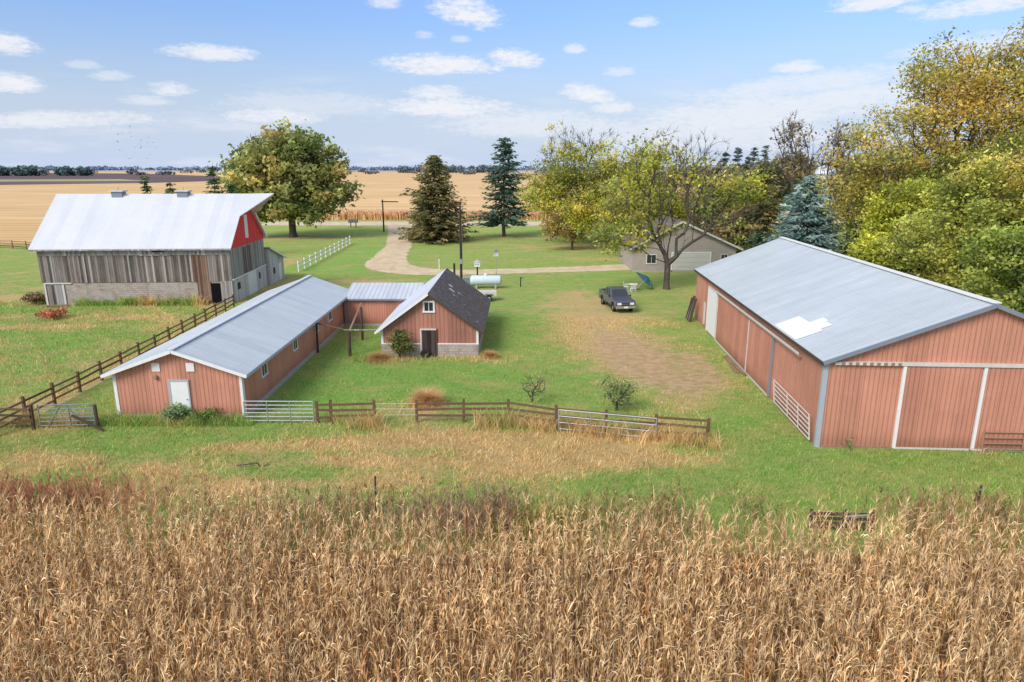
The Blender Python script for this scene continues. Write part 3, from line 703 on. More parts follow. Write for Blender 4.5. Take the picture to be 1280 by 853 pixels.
gate('silver pipe gate leaning on the rail fence in tall dry grass', (2.45, 33.75), (7.3, 32.45), 1.05, 4, 'galv', .03, ups=(.34,))
gate('grey green braced gate left of the long shed', (-25.1, 34.15), (-22.3, 34.35), 1.15, 6, 'greypaint', .03, brace=True, ups=(.55,))
gate('pipe gate leaning against the side wall of the pole barn', (15.03, 32.2), (15.42, 38.0), 1.35, 6, 'offwhite', .03, lean=R(-6), ups=(.3, .6))
gate('rusty brown pipe gate leaning on the front of the pole barn', (22.98, 31.05), (27.5, 30.8), .85, 4, 'rust', .035, ups=(.42, .7), lean=R(-4))
m = MB(); m.tube((0, 0, -.1), (0, 0, 1.3), .07, .07, 8); pst = m.build('fence_post', M['wooddark']); pst.location = (-22.15, 34.3, 0); tag(pst, 'dark post at the free end of the grey green gate', 'post')
m = MB(); m.beam((-.9, 0, .85), (.75, -.1, .05), .12, .1); pk = m.build('fallen_rail', M['wooddark']); pk.location = (-22.3, 33.9, 0); tag(pk, 'dark fence rail fallen slantwise against the grey green gate', 'rail')

# frame of old posts and poles in the courtyard
o = thing('courtyard_post_frame', 'old trellis of dark posts and slanting poles in the grassy courtyard', 'timberwork', (-12.0, 48.75, 0))
for p, h, r in (((0, 0), 1.95, .12), ((-.1, 4.85), 2.7, .11), ((-2.62, .9), 2.35, .09)):
    MB().tube((p[0], p[1], -.1), (p[0]+.03, p[1], h), r, r*.9, 8).build('post', M['wooddark'], o)
MB().tube((-2.65, .9, 2.3), (.25, -.1, 1.88), .06, .05, 8).build('pole', M['fence'], o)
MB().tube((0.05, .1, 1.85), (-.06, 4.9, 3.0), .09, .07, 8).build('pole', M['fence_light'], o)
MB().tube((-.3, 0, 1.95), (2.35, .3, 1.9), .06, .05, 8).build('pole', M['boards_light'], o)

# ------------------------------------------------------------------ poles, tank, yard things
o = thing('utility_pole', 'tall dark utility pole behind the small barn', 'pole', (-6.3, 84.2, 0))
MB().tube((0, 0, -.1), (.0, 0, 9.5), .17, .12, 10).build('shaft', M['pole'], o)
MB().box(-.16, .16, -.25, -.13, 2.0, 2.6).build('meter_box', M['galv'], o)
m = MB()
for z in (8.6, 9.0): m.tube((.1, -.1, z), (.22, -.1, z+.12), .05, .05, 6)
m.build('insulator', M['offwhite'], o); MB().tube((.16, 0, 1.8), (.16, 0, 7.2), .035, .035, 6).build('conduit', M['galv'], o)
o = thing('utility_pole', 'dark pole with side crossbar beside the road', 'pole', (-27.9, 150, 0))
MB().tube((0, 0, -.1), (0, 0, 6.9), .18, .13, 10).build('shaft', M['pole'], o); MB().beam((-.3, -.1, 6.45), (3.4, -.1, 6.4), .16, .22).build('crossbar', M['pole'], o)
o = thing('post', 'short dark post left of the tall utility pole', 'post', (-7.0, 82.4, 0)); MB().tube((0, 0, -.1), (0, 0, 2.2), .14, .13, 8).build('shaft', M['pole'], o); MB().lathe([(.16, 2.2), (.1, 2.3), (0, 2.32)], n=8).build('cap', M['wooddark'], o)
o = thing('birdhouse_post', 'white birdhouse on a dark post by the propane tank', 'birdhouse', (-4.1, 80.4, 0))
MB().tube((0, 0, -.1), (0, 0, 2.2), .10, .09, 8).build('shaft', M['pole'], o)
hb = MB().box(-.33, .33, -.28, .28, 2.2, 2.7).build('house', M['white'], o); MB().prism([(-.42, 2.7), (.42, 2.7), (0, 2.98)], -.36, .36).build('roof', M['offwhite'], hb)
m = MB()
for x in (-.18, 0, .18): m.box(x-.05, x+.05, -.29, -.283, 2.4, 2.5)
m.build('hole', M['opening'], hb)
o = thing('birdhouse_post', 'small white birdhouse on a thin pale pole near the drive', 'birdhouse', (-1.9, 82.0, 0))
MB().tube((0, 0, -.1), (0, 0, 3.3), .035, .03, 8).build('shaft', M['galv'], o)
hb = MB().box(-.24, .24, -.2, .2, 3.3, 3.72).build('house', M['whitewash'], o); MB().prism([(-.32, 3.72), (.32, 3.72), (0, 4.05)], -.26, .26).build('roof', M['greytrim'], hb)
MB().box(-.36, .36, -.26, .26, 3.24, 3.3).build('porch', M['offwhite'], hb)
o = thing('marker_post', 'thin white marker post at the edge of the drive', 'post', (-9.9, 92.5, 0)); MB().tube((0, 0, -.1), (0, 0, 1.5), .06, .06, 8).build('shaft', M['white'], o); MB().box(-.1, .1, -.09, -.062, 1.15, 1.4).build('plate', M['offwhite'], o)
o = thing('hydrant_post', 'dark water hydrant post in a bare flower bed', 'hydrant', (1.0, 79.0, 0))
MB().tube((0, 0, -.1), (0, 0, 1.15), .07, .06, 8).build('shaft', M['pole'], o); MB().tube((0, 0, 1.1), (.3, 0, 1.05), .05, .04, 8).build('spout', M['wooddark'], o); MB().box(-.1, .1, -.1, .1, 1.15, 1.35).build('head', M['galv'], o)

o = thing('propane_tank', 'pale blue propane tank lying on legs behind the small barn', 'tank', (-3.0, 78.0, 0))
Lt = 3.7; prof = [(.0, -Lt/2)] + [(.56*math.sin(a), -Lt/2+.32*(1-math.cos(a))) for a in np.linspace(.25, math.pi/2, 6)]
prof += [(r, -z) for r, z in prof[::-1]]
MB().lathe(prof, (0, 0, .95), 24, 'x').build('shell', M['tank'], o, True)
MB().lathe([(.22, 1.42), (.24, 1.62), (.16, 1.72), (0, 1.74)], n=14).build('dome', M['tank'], o, True)
for x in (-1.1, 1.1): MB().box(x-.1, x+.1, -.4, .4, 0, .52).build('leg', M['concrete'], o)
o = thing('utility_box', 'dark green utility box beside the propane tank', 'box', (-5.2, 79.6, 0))
MB().box(-.55, .55, -.4, .4, 0, .95).build('cabinet', M['greypaint'], o, bevel=.03); MB().box(-.6, .6, -.45, .45, .96, 1.04).build('lid', M['galv'], o)

o = thing('utility_trailer', 'small grey utility trailer with spare wheel behind the small barn', 'trailer', (-2.6, 70.6, 0), R(4))
m = MB(); m.box(-1.5, .95, -.65, -.6, .55, 1.0); m.box(-1.5, .95, .6, .65, .55, 1.0); m.box(-1.5, -1.45, -.6, .6, .55, 1.0); m.box(.9, .95, -.6, .6, .55, 1.0); m.box(-1.45, .9, -.6, .6, .55, .6)
m.build('box', M['offwhite'], o); MB().tube((-1.5, 0, .5), (-2.7, 0, .45), .05).build('tongue', M['pole'], o)
def wheel(parent, c, r, w, axis='y'):
    t = MB().lathe([(r*.58, -w/2), (r*.92, -w/2), (r, -w/3), (r, w/3), (r*.92, w/2), (r*.58, w/2)], c, 18, axis).build('wheel', M['black'], parent)
    MB().lathe([(0, -w*.42), (r*.3, -w*.44), (r*.58, -w*.36), (r*.58, w*.36), (r*.3, w*.44), (0, w*.42)], c, 14, axis).build('rim', M['chrome'], t)
    return t
wheel(o, (.15, -.76, .33), .33, .2); wheel(o, (.15, .76, .33), .33, .2)
MB().box(-.25, .55, -.87, -.64, .72, .76).build('fender', M['pole'], o)

# --- pickup truck, nose towards -y
T = thing('pickup_truck', 'silver blue crew cab pickup truck parked on the grass', 'truck', (10.4, 66.8, 0), R(9))
prof = [(-2.82, .50), (-2.88, 1.0), (-2.78, 1.16), (-1.15, 1.27), (-1.15, 1.30), (1.05, 1.34), (2.85, 1.34), (2.88, .58), (2.30, .52), (2.25, .74), (2.05, .94), (1.75, 1.0), (1.45, .94), (1.25, .74), (1.2, .50), (-1.3, .50), (-1.35, .74), (-1.55, .94), (-1.85, 1.0), (-2.15, .94), (-2.35, .74), (-2.4, .52)]
m = MB(); m.prism([(y, z) for y, z in prof], -1.0, 1.0, 'x'); m.build('body', M['truck'], T, bevel=.03)
m = MB(); m.box(-.78, .78, 1.12, 2.78, 1.345, 1.36); m.build('bed_floor', M['opening'], T)
m = MB()
for x0, x1 in ((-.98, -.80), (.80, .98)): m.box(x0, x1, 1.1, 2.85, 1.345, 1.46)
m.box(-.8, .8, 2.74, 2.85, 1.345, 1.46); m.build('bed_rail', M['truck'], T)
b0 = [(-.97, -1.2, 1.26), (.97, -1.2, 1.26), (.97, 1.08, 1.30), (-.97, 1.08, 1.30)]; t0 = [(-.80, -.45, 1.98), (.80, -.45, 1.98), (.82, .92, 2.0), (-.82, .92, 2.0)]
m = MB(); m.add(b0+t0, [(0,1,5,4),(1,2,6,5),(2,3,7,6),(3,0,4,7),(4,5,6,7),(3,2,1,0)]); cab = m.build('cab', M['truck'], T, bevel=.04)
def quad_on(pts, out, inset, name, mat, parent):
    c_ = sum((Vector(p) for p in pts), Vector())/4; q = [Vector(p)+(c_-Vector(p))*inset+Vector(out) for p in pts]
    return MB().poly(q).build(name, mat, parent)
quad_on([b0[0], b0[1], t0[1], t0[0]], (0, -.015, .012), .14, 'windshield', M['glass'], T)
quad_on([b0[2], b0[3], t0[3], t0[2]], (0, .015, .01), .16, 'rear_window', M['glass'], T)
for s_ in (-1, 1):
    bx0, bx1 = (s_*.97, -1.2, 1.26), (s_*.97, 1.08, 1.30); tx0, tx1 = (s_*.80, -.45, 1.98), (s_*.82, .92, 2.0)
    L1 = lambda a, b, t: tuple(a[i]+(b[i]-a[i])*t for i in range(3))
    for t0_, t1_ in ((.10, .5), (.54, .92)):
        quad_on([L1(bx0, bx1, t0_), L1(bx0, bx1, t1_), L1(tx0, tx1, t1_), L1(tx0, tx1, t0_)], (s_*.015, 0, .005), .14, 'side_window', M['glass'], T)
    hl = MB().box(s_*.62-.2, s_*.62+.2, -2.885, -2.80, .82, 1.02).build('headlight', M['white'], T)
    MB().box(s_*1.0-.12*(s_ < 0), s_*1.0+.12*(s_ > 0), -1.05, -.9, 1.28, 1.46).build('mirror', M['black'], T)
    MB().box(s_*.9-.07, s_*.9+.07, 2.86, 2.9, .85, 1.2).build('tail_light', M['red'], T)
    MB().box(min(s_*.975, s_*1.0), max(s_*.975, s_*1.0), -1.2, 1.15, .45, .62).build('side_trim', M['black'], T)
    for y in (-1.85, 1.75): wheel(T, (s_*.86, y, .39), .39, .26, 'x')
g = MB().box(-.4, .4, -2.9, -2.82, .78, 1.02).build('grille', M['black'], T)
MB().box(-.42, .42, -2.91, -2.90, .88, .92).build('grille_bar', M['chrome'], g)
bp = MB().box(-.97, .97, -3.0, -2.84, .48, .72).build('bumper', M['chrome'], T, bevel=.03)
MB().box(-.2, .2, -3.02, -3.002, .53, .68).build('licence_plate', M['white'], bp)
MB().box(-.95, .95, 2.89, 3.02, .48, .68).build('bumper', M['chrome'], T)

# --- tipped garden umbrella, table and chairs under the tree
o = thing('garden_umbrella', 'tipped teal and blue garden umbrella lying on the grass under the tree', 'umbrella', (15.2, 77.6, .0), R(20))
n = 8; rad = 1.45; Vv = []; Ff = []; Cc = []
axis_ = Vector((.55, -.35, .75)).normalized(); ctr = Vector((.1, .1, 1.02)); u_ = axis_.cross(Vector((0, 0, 1))).normalized(); w_ = axis_.cross(u_)
pal = [S(48, 120, 112), S(60, 130, 118), S(96, 108, 170), S(128, 134, 178), S(140, 150, 140), S(110, 130, 100), S(60, 116, 104), S(80, 110, 150)]
for k in range(n):
    a0, a1 = 2*math.pi*k/n, 2*math.pi*(k+1)/n
    q = [ctr+axis_*.55] + [ctr+(u_*math.cos(a)+w_*math.sin(a))*rad*.98 for a in (a0, a1)]
    i = len(Vv); Vv += [tuple(p) for p in q]; Ff.append((i, i+1, i+2)); Cc += [pal[k]]*3
np_mesh('canopy', Vv, Ff, M['paint'], o, np.array(Cc))
MB().tube(tuple(ctr+axis_*.6), tuple(ctr-axis_*1.2), .03, .03, 8).build('pole', M['offwhite'], o)
for k in range(n):
    a = 2*math.pi*k/n; MB().tube(tuple(ctr+axis_*.53), tuple(ctr+(u_*math.cos(a)+w_*math.sin(a))*rad-axis_*.01), .012, .012, 5).build('rib', M['offwhite'], o)
o = thing('garden_table', 'round white garden table beside the tipped umbrella', 'table', (13.75, 76.6, 0))
MB().lathe([(0, .70), (.55, .70), (.58, .72), (.55, .74), (0, .74)], n=20).build('tabletop', M['white'], o)
for a in range(4): MB().tube((.18*math.cos(a*1.571+.4), .18*math.sin(a*1.571+.4), .7), (.42*math.cos(a*1.571+.4), .42*math.sin(a*1.571+.4), 0), .025, .025, 6).build('leg', M['white'], o)
def chair(x, y, rz, label):
    o = thing('garden_chair', label, 'chair', (x, y, 0), rz, 'white garden chairs')
    MB().box(-.24, .24, -.22, .24, .40, .44).build('seat', M['white'], o)
    m = MB()
    for k in range(5): m.beam((-.2+k*.1, .22, .44), (-.2+k*.1, .34, .92), .05, .02)
    m.beam((-.25, .34, .92), (.25, .34, .92), .05, .06); m.build('backrest', M['white'], o)
    for sx in (-.21, .21):
        for sy in (-.2, .2): MB().tube((sx, sy, .42), (sx*1.15, sy*1.2, 0), .022, .022, 6).build('leg', M['white'], o)
        MB().beam((sx*1.1, -.2, .66), (sx*1.1, .28, .66), .05, .03).build('armrest', M['white'], o)
chair(13.0, 76.9, R(80), 'white garden chair left of the round garden table'); chair(13.6, 75.6, R(190), 'white garden chair in front of the round garden table')

# mailboxes by the road
def mailbox(x, label):
    o = thing('mailbox', label, 'mailbox', (x, 161, 0), 0, 'mailboxes by the road')
    MB().box(-.09, .09, -.09, .09, 0, 1.1).build('post', M['wooddark'], o); MB().prism([(-.42, 1.1), (.42, 1.1), (.42, 1.7), (.25, 1.95), (-.25, 1.95), (-.42, 1.7)], -.7, .7).build('box', M['greypaint'], o)
    MB().box(.43, .46, -.2, -.1, 1.4, 1.9).build('flag', M['red'], o)
mailbox(-37.6, 'dark mailbox at the roadside, left of a pair'); mailbox(-36.4, 'dark mailbox at the roadside, right of a pair')

# loose timber, pallet by the corn, junk by the pole barn
def planks(name, label, loc, rz, n, l, mat, seed, cat='timber'):
    rr = random.Random(seed); o = thing(name, label, cat, loc, rz)
    for k in range(n):
        z = .04+.05*(k//2); MB().beam((-l/2+rr.uniform(-.3, .3), rr.uniform(-.25, .25), z), (l/2+rr.uniform(-.5, .3), rr.uniform(-.25, .25), z+rr.uniform(0, .05)), .16, .045).build('plank', M[mat], o)
planks('timber_pile', 'loose boards lying along the side wall of the pole barn', (15.5, 46.2, 0), R(86), 5, 4.5, 'fence_light', 2)
planks('timber_pile', 'boards and logs heaped at the left doorway of the old barn', (-45.6, 67.1, 0), R(5), 6, 2.0, 'fence_light', 3)
o = thing('board_stack', 'grey boards propped upright by the far corner of the pole barn', 'boards', (16.55, 60.0, 0), R(-3))
for k, (y, h) in enumerate(((0, 2.2), (.35, 1.9), (.7, 2.3), (1.1, 1.7), (1.5, 2.0))): MB().beam((-.55, y, 0), (-.1, y+.05, h), .22, .04, (0, 1, 0)).build('board', M['boards_light' if k % 2 else 'wooddark'], o)
o = thing('old_gate', 'weathered brown slatted livestock panel lying in the grass behind the corn', 'gate', (12.4, 23.6, -.28), R(-2))
for k in range(5): MB().beam((-1.0, 0, .2+k*.2), (1.5, .03, .16+k*.2), .04, .13).build('slat', M['wooddark' if k % 2 else 'boards_brown'], o)
for x in (-.95, .3, 1.4): MB().beam((x, .05, 0), (x, .05, 1.15), .1, .06).build('upright', M['wooddark'], o)
MB().tube((.3, -.1, .95), (1.1, -.1, 1.02), .03, .03, 6).build('pipe', M['galv'], o)
for k, (x, y, lb) in enumerate(((18.4, 24.6, 'thin dark steel post at the corn edge near the pole barn'), (-5.4, 24.6, 'dark weathered post standing in weeds at the corn edge'))):
    o = thing('steel_post', lb, 'post', (x, y, 0)); MB().tube((0, 0, -.1), (.04, 0, 1.4 if k == 0 else 1.8), .045, .04, 6).build('shaft', M['wooddark'], o); MB().box(-.0, .12, -.05, .05, 1.2, 1.27).build('clip', M['galv'], o)

# ------------------------------------------------------------------ vegetation
def tubes(P, par, rad, n=5):
    """one prism per skeleton edge"""
    P = np.asarray(P); par = np.asarray(par); rad = np.asarray(rad)
    idx = np.nonzero(par >= 0)[0]
    a, b = P[par[idx]], P[idx]; ra, rb = rad[par[idx]], rad[idx]
    ra = np.minimum(ra, rb*1.6)
    d = b-a; ln = np.linalg.norm(d, axis=1, keepdims=True); d = d/np.maximum(ln, 1e-6)
    ref = np.where(np.abs(d[:, 2:3]) < .9, np.array([[0, 0, 1.]]), np.array([[1., 0, 0]]))
    u = np.cross(d, ref); u /= np.linalg.norm(u, axis=1, keepdims=True); w = np.cross(d, u)
    m = len(idx); V = np.zeros((m, 2*n, 3))
    for k in range(n):
        t = 2*math.pi*k/n; o = u*math.cos(t)+w*math.sin(t)
        V[:, k] = a-d*np.minimum(ra, .06)[:, None]*.3+o*ra[:, None]; V[:, n+k] = b+o*rb[:, None]
    base = (np.arange(m)*2*n)[:, None]
    F = np.concatenate([base+np.array([[k, (k+1) % n, n+(k+1) % n, n+k]]) for k in range(n)])
    return V.reshape(-1, 3), F

def grow(pts, trunk, alpha, seg, rng, bow=.08, attach_from=.3):
    N = [np.array(p, float) for p in trunk]; par = [-1]+list(range(len(trunk)-1)); pl = [0.0]
    for i in range(1, len(N)): pl.append(pl[-1]+np.linalg.norm(N[i]-N[i-1])*.5)
    k0 = int(len(N)*attach_from)
    pts = np.asarray(pts); rem = np.ones(len(pts), bool)
    best = np.full(len(pts), 1e9); bi = np.zeros(len(pts), int)
    def upd(i0):
        nonlocal best, bi
        Q = np.array(N[i0:]); pls = np.array(pl[i0:])
        dd = np.linalg.norm(pts[:, None]-Q[None], axis=2)
        drop = np.maximum(0, Q[None, :, 2]-pts[:, None, 2])
        c = dd+alpha*pls[None]+.5*drop
        j = c.argmin(1); v = c[np.arange(len(pts)), j]; better = v < best
        best = np.where(better, v, best); bi = np.where(better, j+i0, bi)
    upd(k0)
    tip = []
    while rem.any():
        i = int(np.where(rem, best, 1e9).argmin()); p = bi[i]; rem[i] = False
        a = N[p]; b = pts[i]; L = np.linalg.norm(b-a); k = max(1, int(L/seg)); i0 = len(N); last = p
        perp = rng.normal(size=3)*bow*L; perp[2] += bow*L*.6
        for s_ in range(1, k+1):
            t = s_/k; q = a+(b-a)*t+perp*math.sin(math.pi*t)
            N.append(q); par.append(last); pl.append(pl[last]+L/k); last = len(N)-1
        tip.append((last, i)); upd(i0)
    return np.array(N), np.array(par), tip

def leaves(centers, n, spread, size, cols, rng, flat=.6, asp=1.7, updir=.4):
    """diamond leaves scattered round each centre; cols (k,3) per centre"""
    k = len(centers)
    C = np.repeat(centers, n, 0); cc = np.repeat(cols, n, 0)
    off = rng.normal(size=(k*n, 3))*spread; off[:, 2] *= flat
    P = C+off
    nr = rng.normal(size=(k*n, 3)); nr[:, 2] = np.abs(nr[:, 2])+updir; nr /= np.linalg.norm(nr, axis=1, keepdims=True)
    t = rng.normal(size=(k*n, 3)); t[:, 2] -= .35; t -= nr*(t*nr).sum(1, keepdims=True); t /= np.linalg.norm(t, axis=1, keepdims=True); b = np.cross(nr, t)
    s_ = size*rng.uniform(.6, 1.4, (k*n, 1)); l = t*s_*asp/2; w = b*s_/2
    V = np.stack([P-l, P-l*.1+w, P+l, P-l*.1-w], 1).reshape(-1, 3)
    F = np.arange(k*n*4).reshape(-1, 4)
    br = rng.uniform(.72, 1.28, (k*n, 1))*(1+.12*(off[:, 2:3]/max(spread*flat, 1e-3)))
    return V, F, np.repeat(np.clip(cc*br, 0, 1), 4, 0)

def lobe_pts(lobes, n, rng, shell=.45):
    vol = np.array([l[3]*l[4]*l[5] for l in lobes]); vol = vol**.8
    ks = rng.choice(len(lobes), n, p=vol/vol.sum()); out = []
    for k in ks:
        x, y, z, rx, ry, rz = lobes[k]; d = rng.normal(size=3); d /= np.linalg.norm(d); r = rng.uniform(0, 1)**shell
        out.append((x+d[0]*rx*r, y+d[1]*ry*r, z+d[2]*rz*r))
    return np.array(out)

def tree(name, label, loc, lobes, nclump, trunk_h, trunk_r, palette, nleaf, leafsize, spread, seed, alpha=.35, bare=None, group=None, bark='bark', lean=(0, 0), seg=1.0, multi=1, cat='tree', rtip=.02, weights=None, sides=5, twigs=0, dead_twig=0.0, flat=.6):
    rng = np.random.default_rng(seed)
    o = thing(name, label, cat, loc, 0, group)
    pts = lobe_pts(lobes, nclump, rng); pts = pts[pts[:, 2] > .4]
    Nn, Pp, tips = [], [], []
    k = 6
    trunk = [(lean[0]*t*t*trunk_h, lean[1]*t*t*trunk_h, trunk_h*t-.15*(t == 0)) for t in np.linspace(0, 1, k)]
    N, par, tip = grow(pts, trunk, alpha, seg, rng, attach_from=.5)
    cnt = np.zeros(len(N))
    for t, _ in tip: cnt[t] += 1
    for i in range(len(N)-1, 0, -1): cnt[par[i]] += cnt[i]
    rad = rtip*np.maximum(cnt, .7)**.5; rad *= min(2.2, max(.6, trunk_r/rad[0])); rad = np.maximum(rad, rtip*.6)
    sc = trunk_r/rad[0]
    w = np.clip(cnt/cnt[0], 0, 1)**.5; rad = rad*(1+(sc-1)*w)
    rad[0] *= 1.35
    N2, par2, rad2 = list(N), list(par), list(rad)
    tw = []
    if twigs:                                   # fine bare twigs at the branch ends
        for t, i in tip:
            base = N[t]; d = base-N[par[t]]; d /= max(np.linalg.norm(d), 1e-6)
            for _ in range(twigs):
                q = d*.7+rng.normal(size=3)*.45; q[2] += .35; q /= np.linalg.norm(q)
                ln = rng.uniform(.5, 1.3)*spread*1.2
                N2.append(base+q*ln*.5+rng.normal(size=3)*.04*ln); par2.append(t); rad2.append(rtip*.7)
                N2.append(N2[-1]+(q+rng.normal(size=3)*.2)*ln*.5); par2.append(len(N2)-2); rad2.append(rtip*.4)
    V, F = tubes(N2, par2, rad2, sides)
    np_mesh('trunk', V, F, M[bark], o, smooth=True)
    cen = N[[t for t, _ in tip]]
    zmin, zmax = cen[:, 2].min(), cen[:, 2].max()
    if bare is not None:
        keep = np.array([rng.uniform() > bare(c, (c[2]-zmin)/(zmax-zmin+1e-6)) for c in cen]); cen = cen[keep]
    pal = np.array(palette); wts = np.array(weights if weights else [1/len(pal)]*len(pal)); wts = wts/wts.sum()
    # neighbouring clumps share colour: pick by a smooth field
    f = (np.sin(cen[:, 0]*.45+seed)+np.sin(cen[:, 1]*.5+seed*1.7)+np.sin(cen[:, 2]*.6+seed*.3)+rng.normal(size=len(cen))*.9)/2.2
    rk = (np.argsort(np.argsort(f))+.5)/len(f); idx = np.minimum(np.searchsorted(np.cumsum(wts), rk), len(pal)-1)
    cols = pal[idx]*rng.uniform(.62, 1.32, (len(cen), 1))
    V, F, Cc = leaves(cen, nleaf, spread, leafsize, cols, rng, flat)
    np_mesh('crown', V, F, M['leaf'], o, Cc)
    return o

def conifer(name, label, loc, h, r, palette, seed, group=None, nlev=26, nb=9, base=.06, droop=.25, gaps=0.0, size=.5, power=.85, irr=.2, bark='barkdark', cat='tree', per=3):
    rng = np.random.default_rng(seed)
    o = thing(name, label, cat, loc, 0, group)
    N = [np.array((0, 0, -.1))]; par = [-1]; rad = [.018*h+.05]
    for k in range(1, 13): N.append(np.array((rng.normal()*.02*r, rng.normal()*.02*r, h*k/12))); par.append(k-1); rad.append(max(.02, (.018*h+.05)*(1-k/12.2)))
    pal = np.array(palette); P, D, S_, Cc = [], [], [], []
    for L in range(nlev):
        t = base+(1-base)*(L+rng.uniform(-.3, .3))/nlev; t = min(max(t, base), .985)
        z = h*t; rl = r*(1-(t-base)/(1-base))**power*rng.uniform(1-irr, 1+irr*.6)+.12
        if t < base+.12: rl *= .75+.25*(t-base)/.12
        for b_ in range(max(4, int(nb*(.6+.5*(1-t))))):
            if rng.uniform() < gaps: continue
            a = rng.uniform(0, 2*math.pi); ln = rl*rng.uniform(.65, 1.18)*(1+irr*.6*math.sin(a*3+seed+z*.5))
            dr = droop*(1-t)+rng.uniform(-.08, .08); i0 = None; st = max(3, int(ln/(size*.55)))
            c0 = pal[rng.integers(len(pal))]*rng.uniform(.75, 1.25)
            pb = np.array((0, 0, z)); last = min(12, int(t*12)); 
            N.append(pb.copy()); par.append(last); rad.append(.03); par[-1] = last; lastn = len(N)-1
            for s_ in range(1, st+1):
                u = s_/st; q = np.array((math.cos(a)*ln*u, math.sin(a)*ln*u, z-dr*ln*u*1.2+.28*ln*u*u*.8))
                if s_ in (st//2, st): N.append(q*1.0); par.append(lastn); rad.append(.03*(1-u)+.012); lastn = len(N)-1
                if u < .22: continue
                wdt = size*(1.15-.45*u)
                for _ in range(per):
                    side = rng.normal()*.45; dirv = np.array((math.cos(a+side), math.sin(a+side), -.25*rng.uniform(-.4, 1.2)))
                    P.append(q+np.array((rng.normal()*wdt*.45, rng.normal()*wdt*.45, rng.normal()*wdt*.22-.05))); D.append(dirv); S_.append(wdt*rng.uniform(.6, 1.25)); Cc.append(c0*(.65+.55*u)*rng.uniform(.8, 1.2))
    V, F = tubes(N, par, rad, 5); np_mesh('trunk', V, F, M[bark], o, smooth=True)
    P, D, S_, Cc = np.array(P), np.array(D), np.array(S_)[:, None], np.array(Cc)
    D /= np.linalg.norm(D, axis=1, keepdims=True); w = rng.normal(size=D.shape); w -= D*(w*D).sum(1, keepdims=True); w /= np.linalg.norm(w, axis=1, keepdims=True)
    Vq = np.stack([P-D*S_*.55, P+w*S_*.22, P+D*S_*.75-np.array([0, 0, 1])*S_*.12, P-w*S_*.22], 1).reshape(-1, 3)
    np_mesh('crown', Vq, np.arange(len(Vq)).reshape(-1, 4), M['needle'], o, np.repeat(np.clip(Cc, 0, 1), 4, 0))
    return o

GY = S(136, 150, 74); GD = S(84, 104, 52); GO = S(120, 126, 70); YE = S(180, 168, 74); YG = S(160, 164, 62); GOLD = S(196, 166, 78); ORG = S(194, 146, 76); BR = S(140, 112, 72); LIME = S(150, 172, 74)
# the big shade tree behind the old barn
tree('shade_tree', 'huge round green shade tree behind the old barn', (-44, 138, 0),
     [(0,0,12.5,11.5,10,7.5), (-6.5,0,9.5,7,7,5), (7,0,10,6.5,7,5.2), (0,-2,17,8,7,5), (4,-3,6.5,7,6,3.5), (-5,-3,6,7,6,3), (9,0,14,4,4,3), (-9,0,13,4,4,3.5), (3,0,19.5,3.5,3.5,2.4)],
     520, 6, .75, [S(106,120,68), S(124,134,78), S(140,140,88), S(156,154,94), S(172,154,96)], 40, .52, .92, 3, weights=[2,3,2.6,1.9,1], rtip=.035, seg=1.4, alpha=.6)
conifer('spruce', 'broad brownish green spruce standing by the driveway bend', (-14.2, 128.5, 0), 15.6, 6.9, [S(98,94,60), S(120,108,70), S(80,82,52)], 5, nlev=38, nb=17, base=.07, size=.85, power=.68, droop=.32, irr=.28)
conifer('spruce', 'tall ragged dark spruce with gaps between its boughs', (-1.6, 139, 0), 19.3, 5.6, [S(66,86,72), S(78,98,82), S(56,72,58)], 9, nlev=34, nb=12, base=.16, size=.95, power=.5, droop=.35, gaps=.2, irr=.5)
# cluster of yellowing trees over the drive
bare_top = lambda c, t: .95 if t > .82 else (.72 if t > .62 else .12)
tree('maple', 'yellow green tree with a bare twiggy top beyond the drive', (11.5, 127, 0), [(0,0,11,8,6,7), (-5,0,9,5.5,5,4), (4,0,16,5,4,4.5), (-2,0,17,4.5,4,4.5), (6,-2,8,6,5,4), (0,-3,6,8,4,3), (9,0,11,4,4,5)],
     560, 3.5, .42, [YG, YE, S(150,150,70), S(122,128,62)], 64, .27, .85, 21, bare=bare_top, weights=[3,3,2,1.4], rtip=.03, twigs=6, alpha=.8, seg=1.2)
tree('maple', 'small yellow leaved tree on the lawn left of the bare topped tree', (10.2, 116, 0), [(0,0,4.5,4,3,3), (-3,0,3.5,3,2,1.6), (2,0,7,3,3,2.5)], 150, 2, .2, [YE, YG, S(156,146,74), BR], 54, .25, .6, 22, bare=lambda c, t: .2 if t < .6 else .5, rtip=.03, twigs=3)
tree('maple', 'slender yellow tree between the bare topped tree and the half bare tree', (17.8, 106, 0), [(0,0,9,4,4,5), (2,0,14,3,3,3), (-2.5,0,6,3,3,2.5)], 230, 3.5, .28, [YG, YE, S(142,146,74)], 46, .25, .65, 23, bare=lambda c, t: .35 if t < .7 else .75, rtip=.03, twigs=4)
# half-bare tree by the pickup
tree('maple', 'half bare spreading tree with sparse yellow leaves beside the pickup', (17.7, 77.3, 0), [(-4,0,12,4.5,4,5), (3,0,12.5,4,4,5), (0,0,15,4.5,4,2.6), (7,0,9.5,4,3.5,4), (-5.5,-1,6.5,3.6,3,2.8), (8,0,11.5,3,3,2.4), (-1,1,10,5,4,5)],
     470, 3.0, .36, [YG, YE, S(150,148,74), S(128,136,64)], 30, .24, .62, 31, alpha=.85, rtip=.014, twigs=7, seg=.8,
     bare=lambda c, t: .06 if (c[0] < -3 and c[2] < 9.5) else (.25 if (c[0] > 5.5 and c[2] > 9.5) else (.62 if c[0] < 0 else .86)))
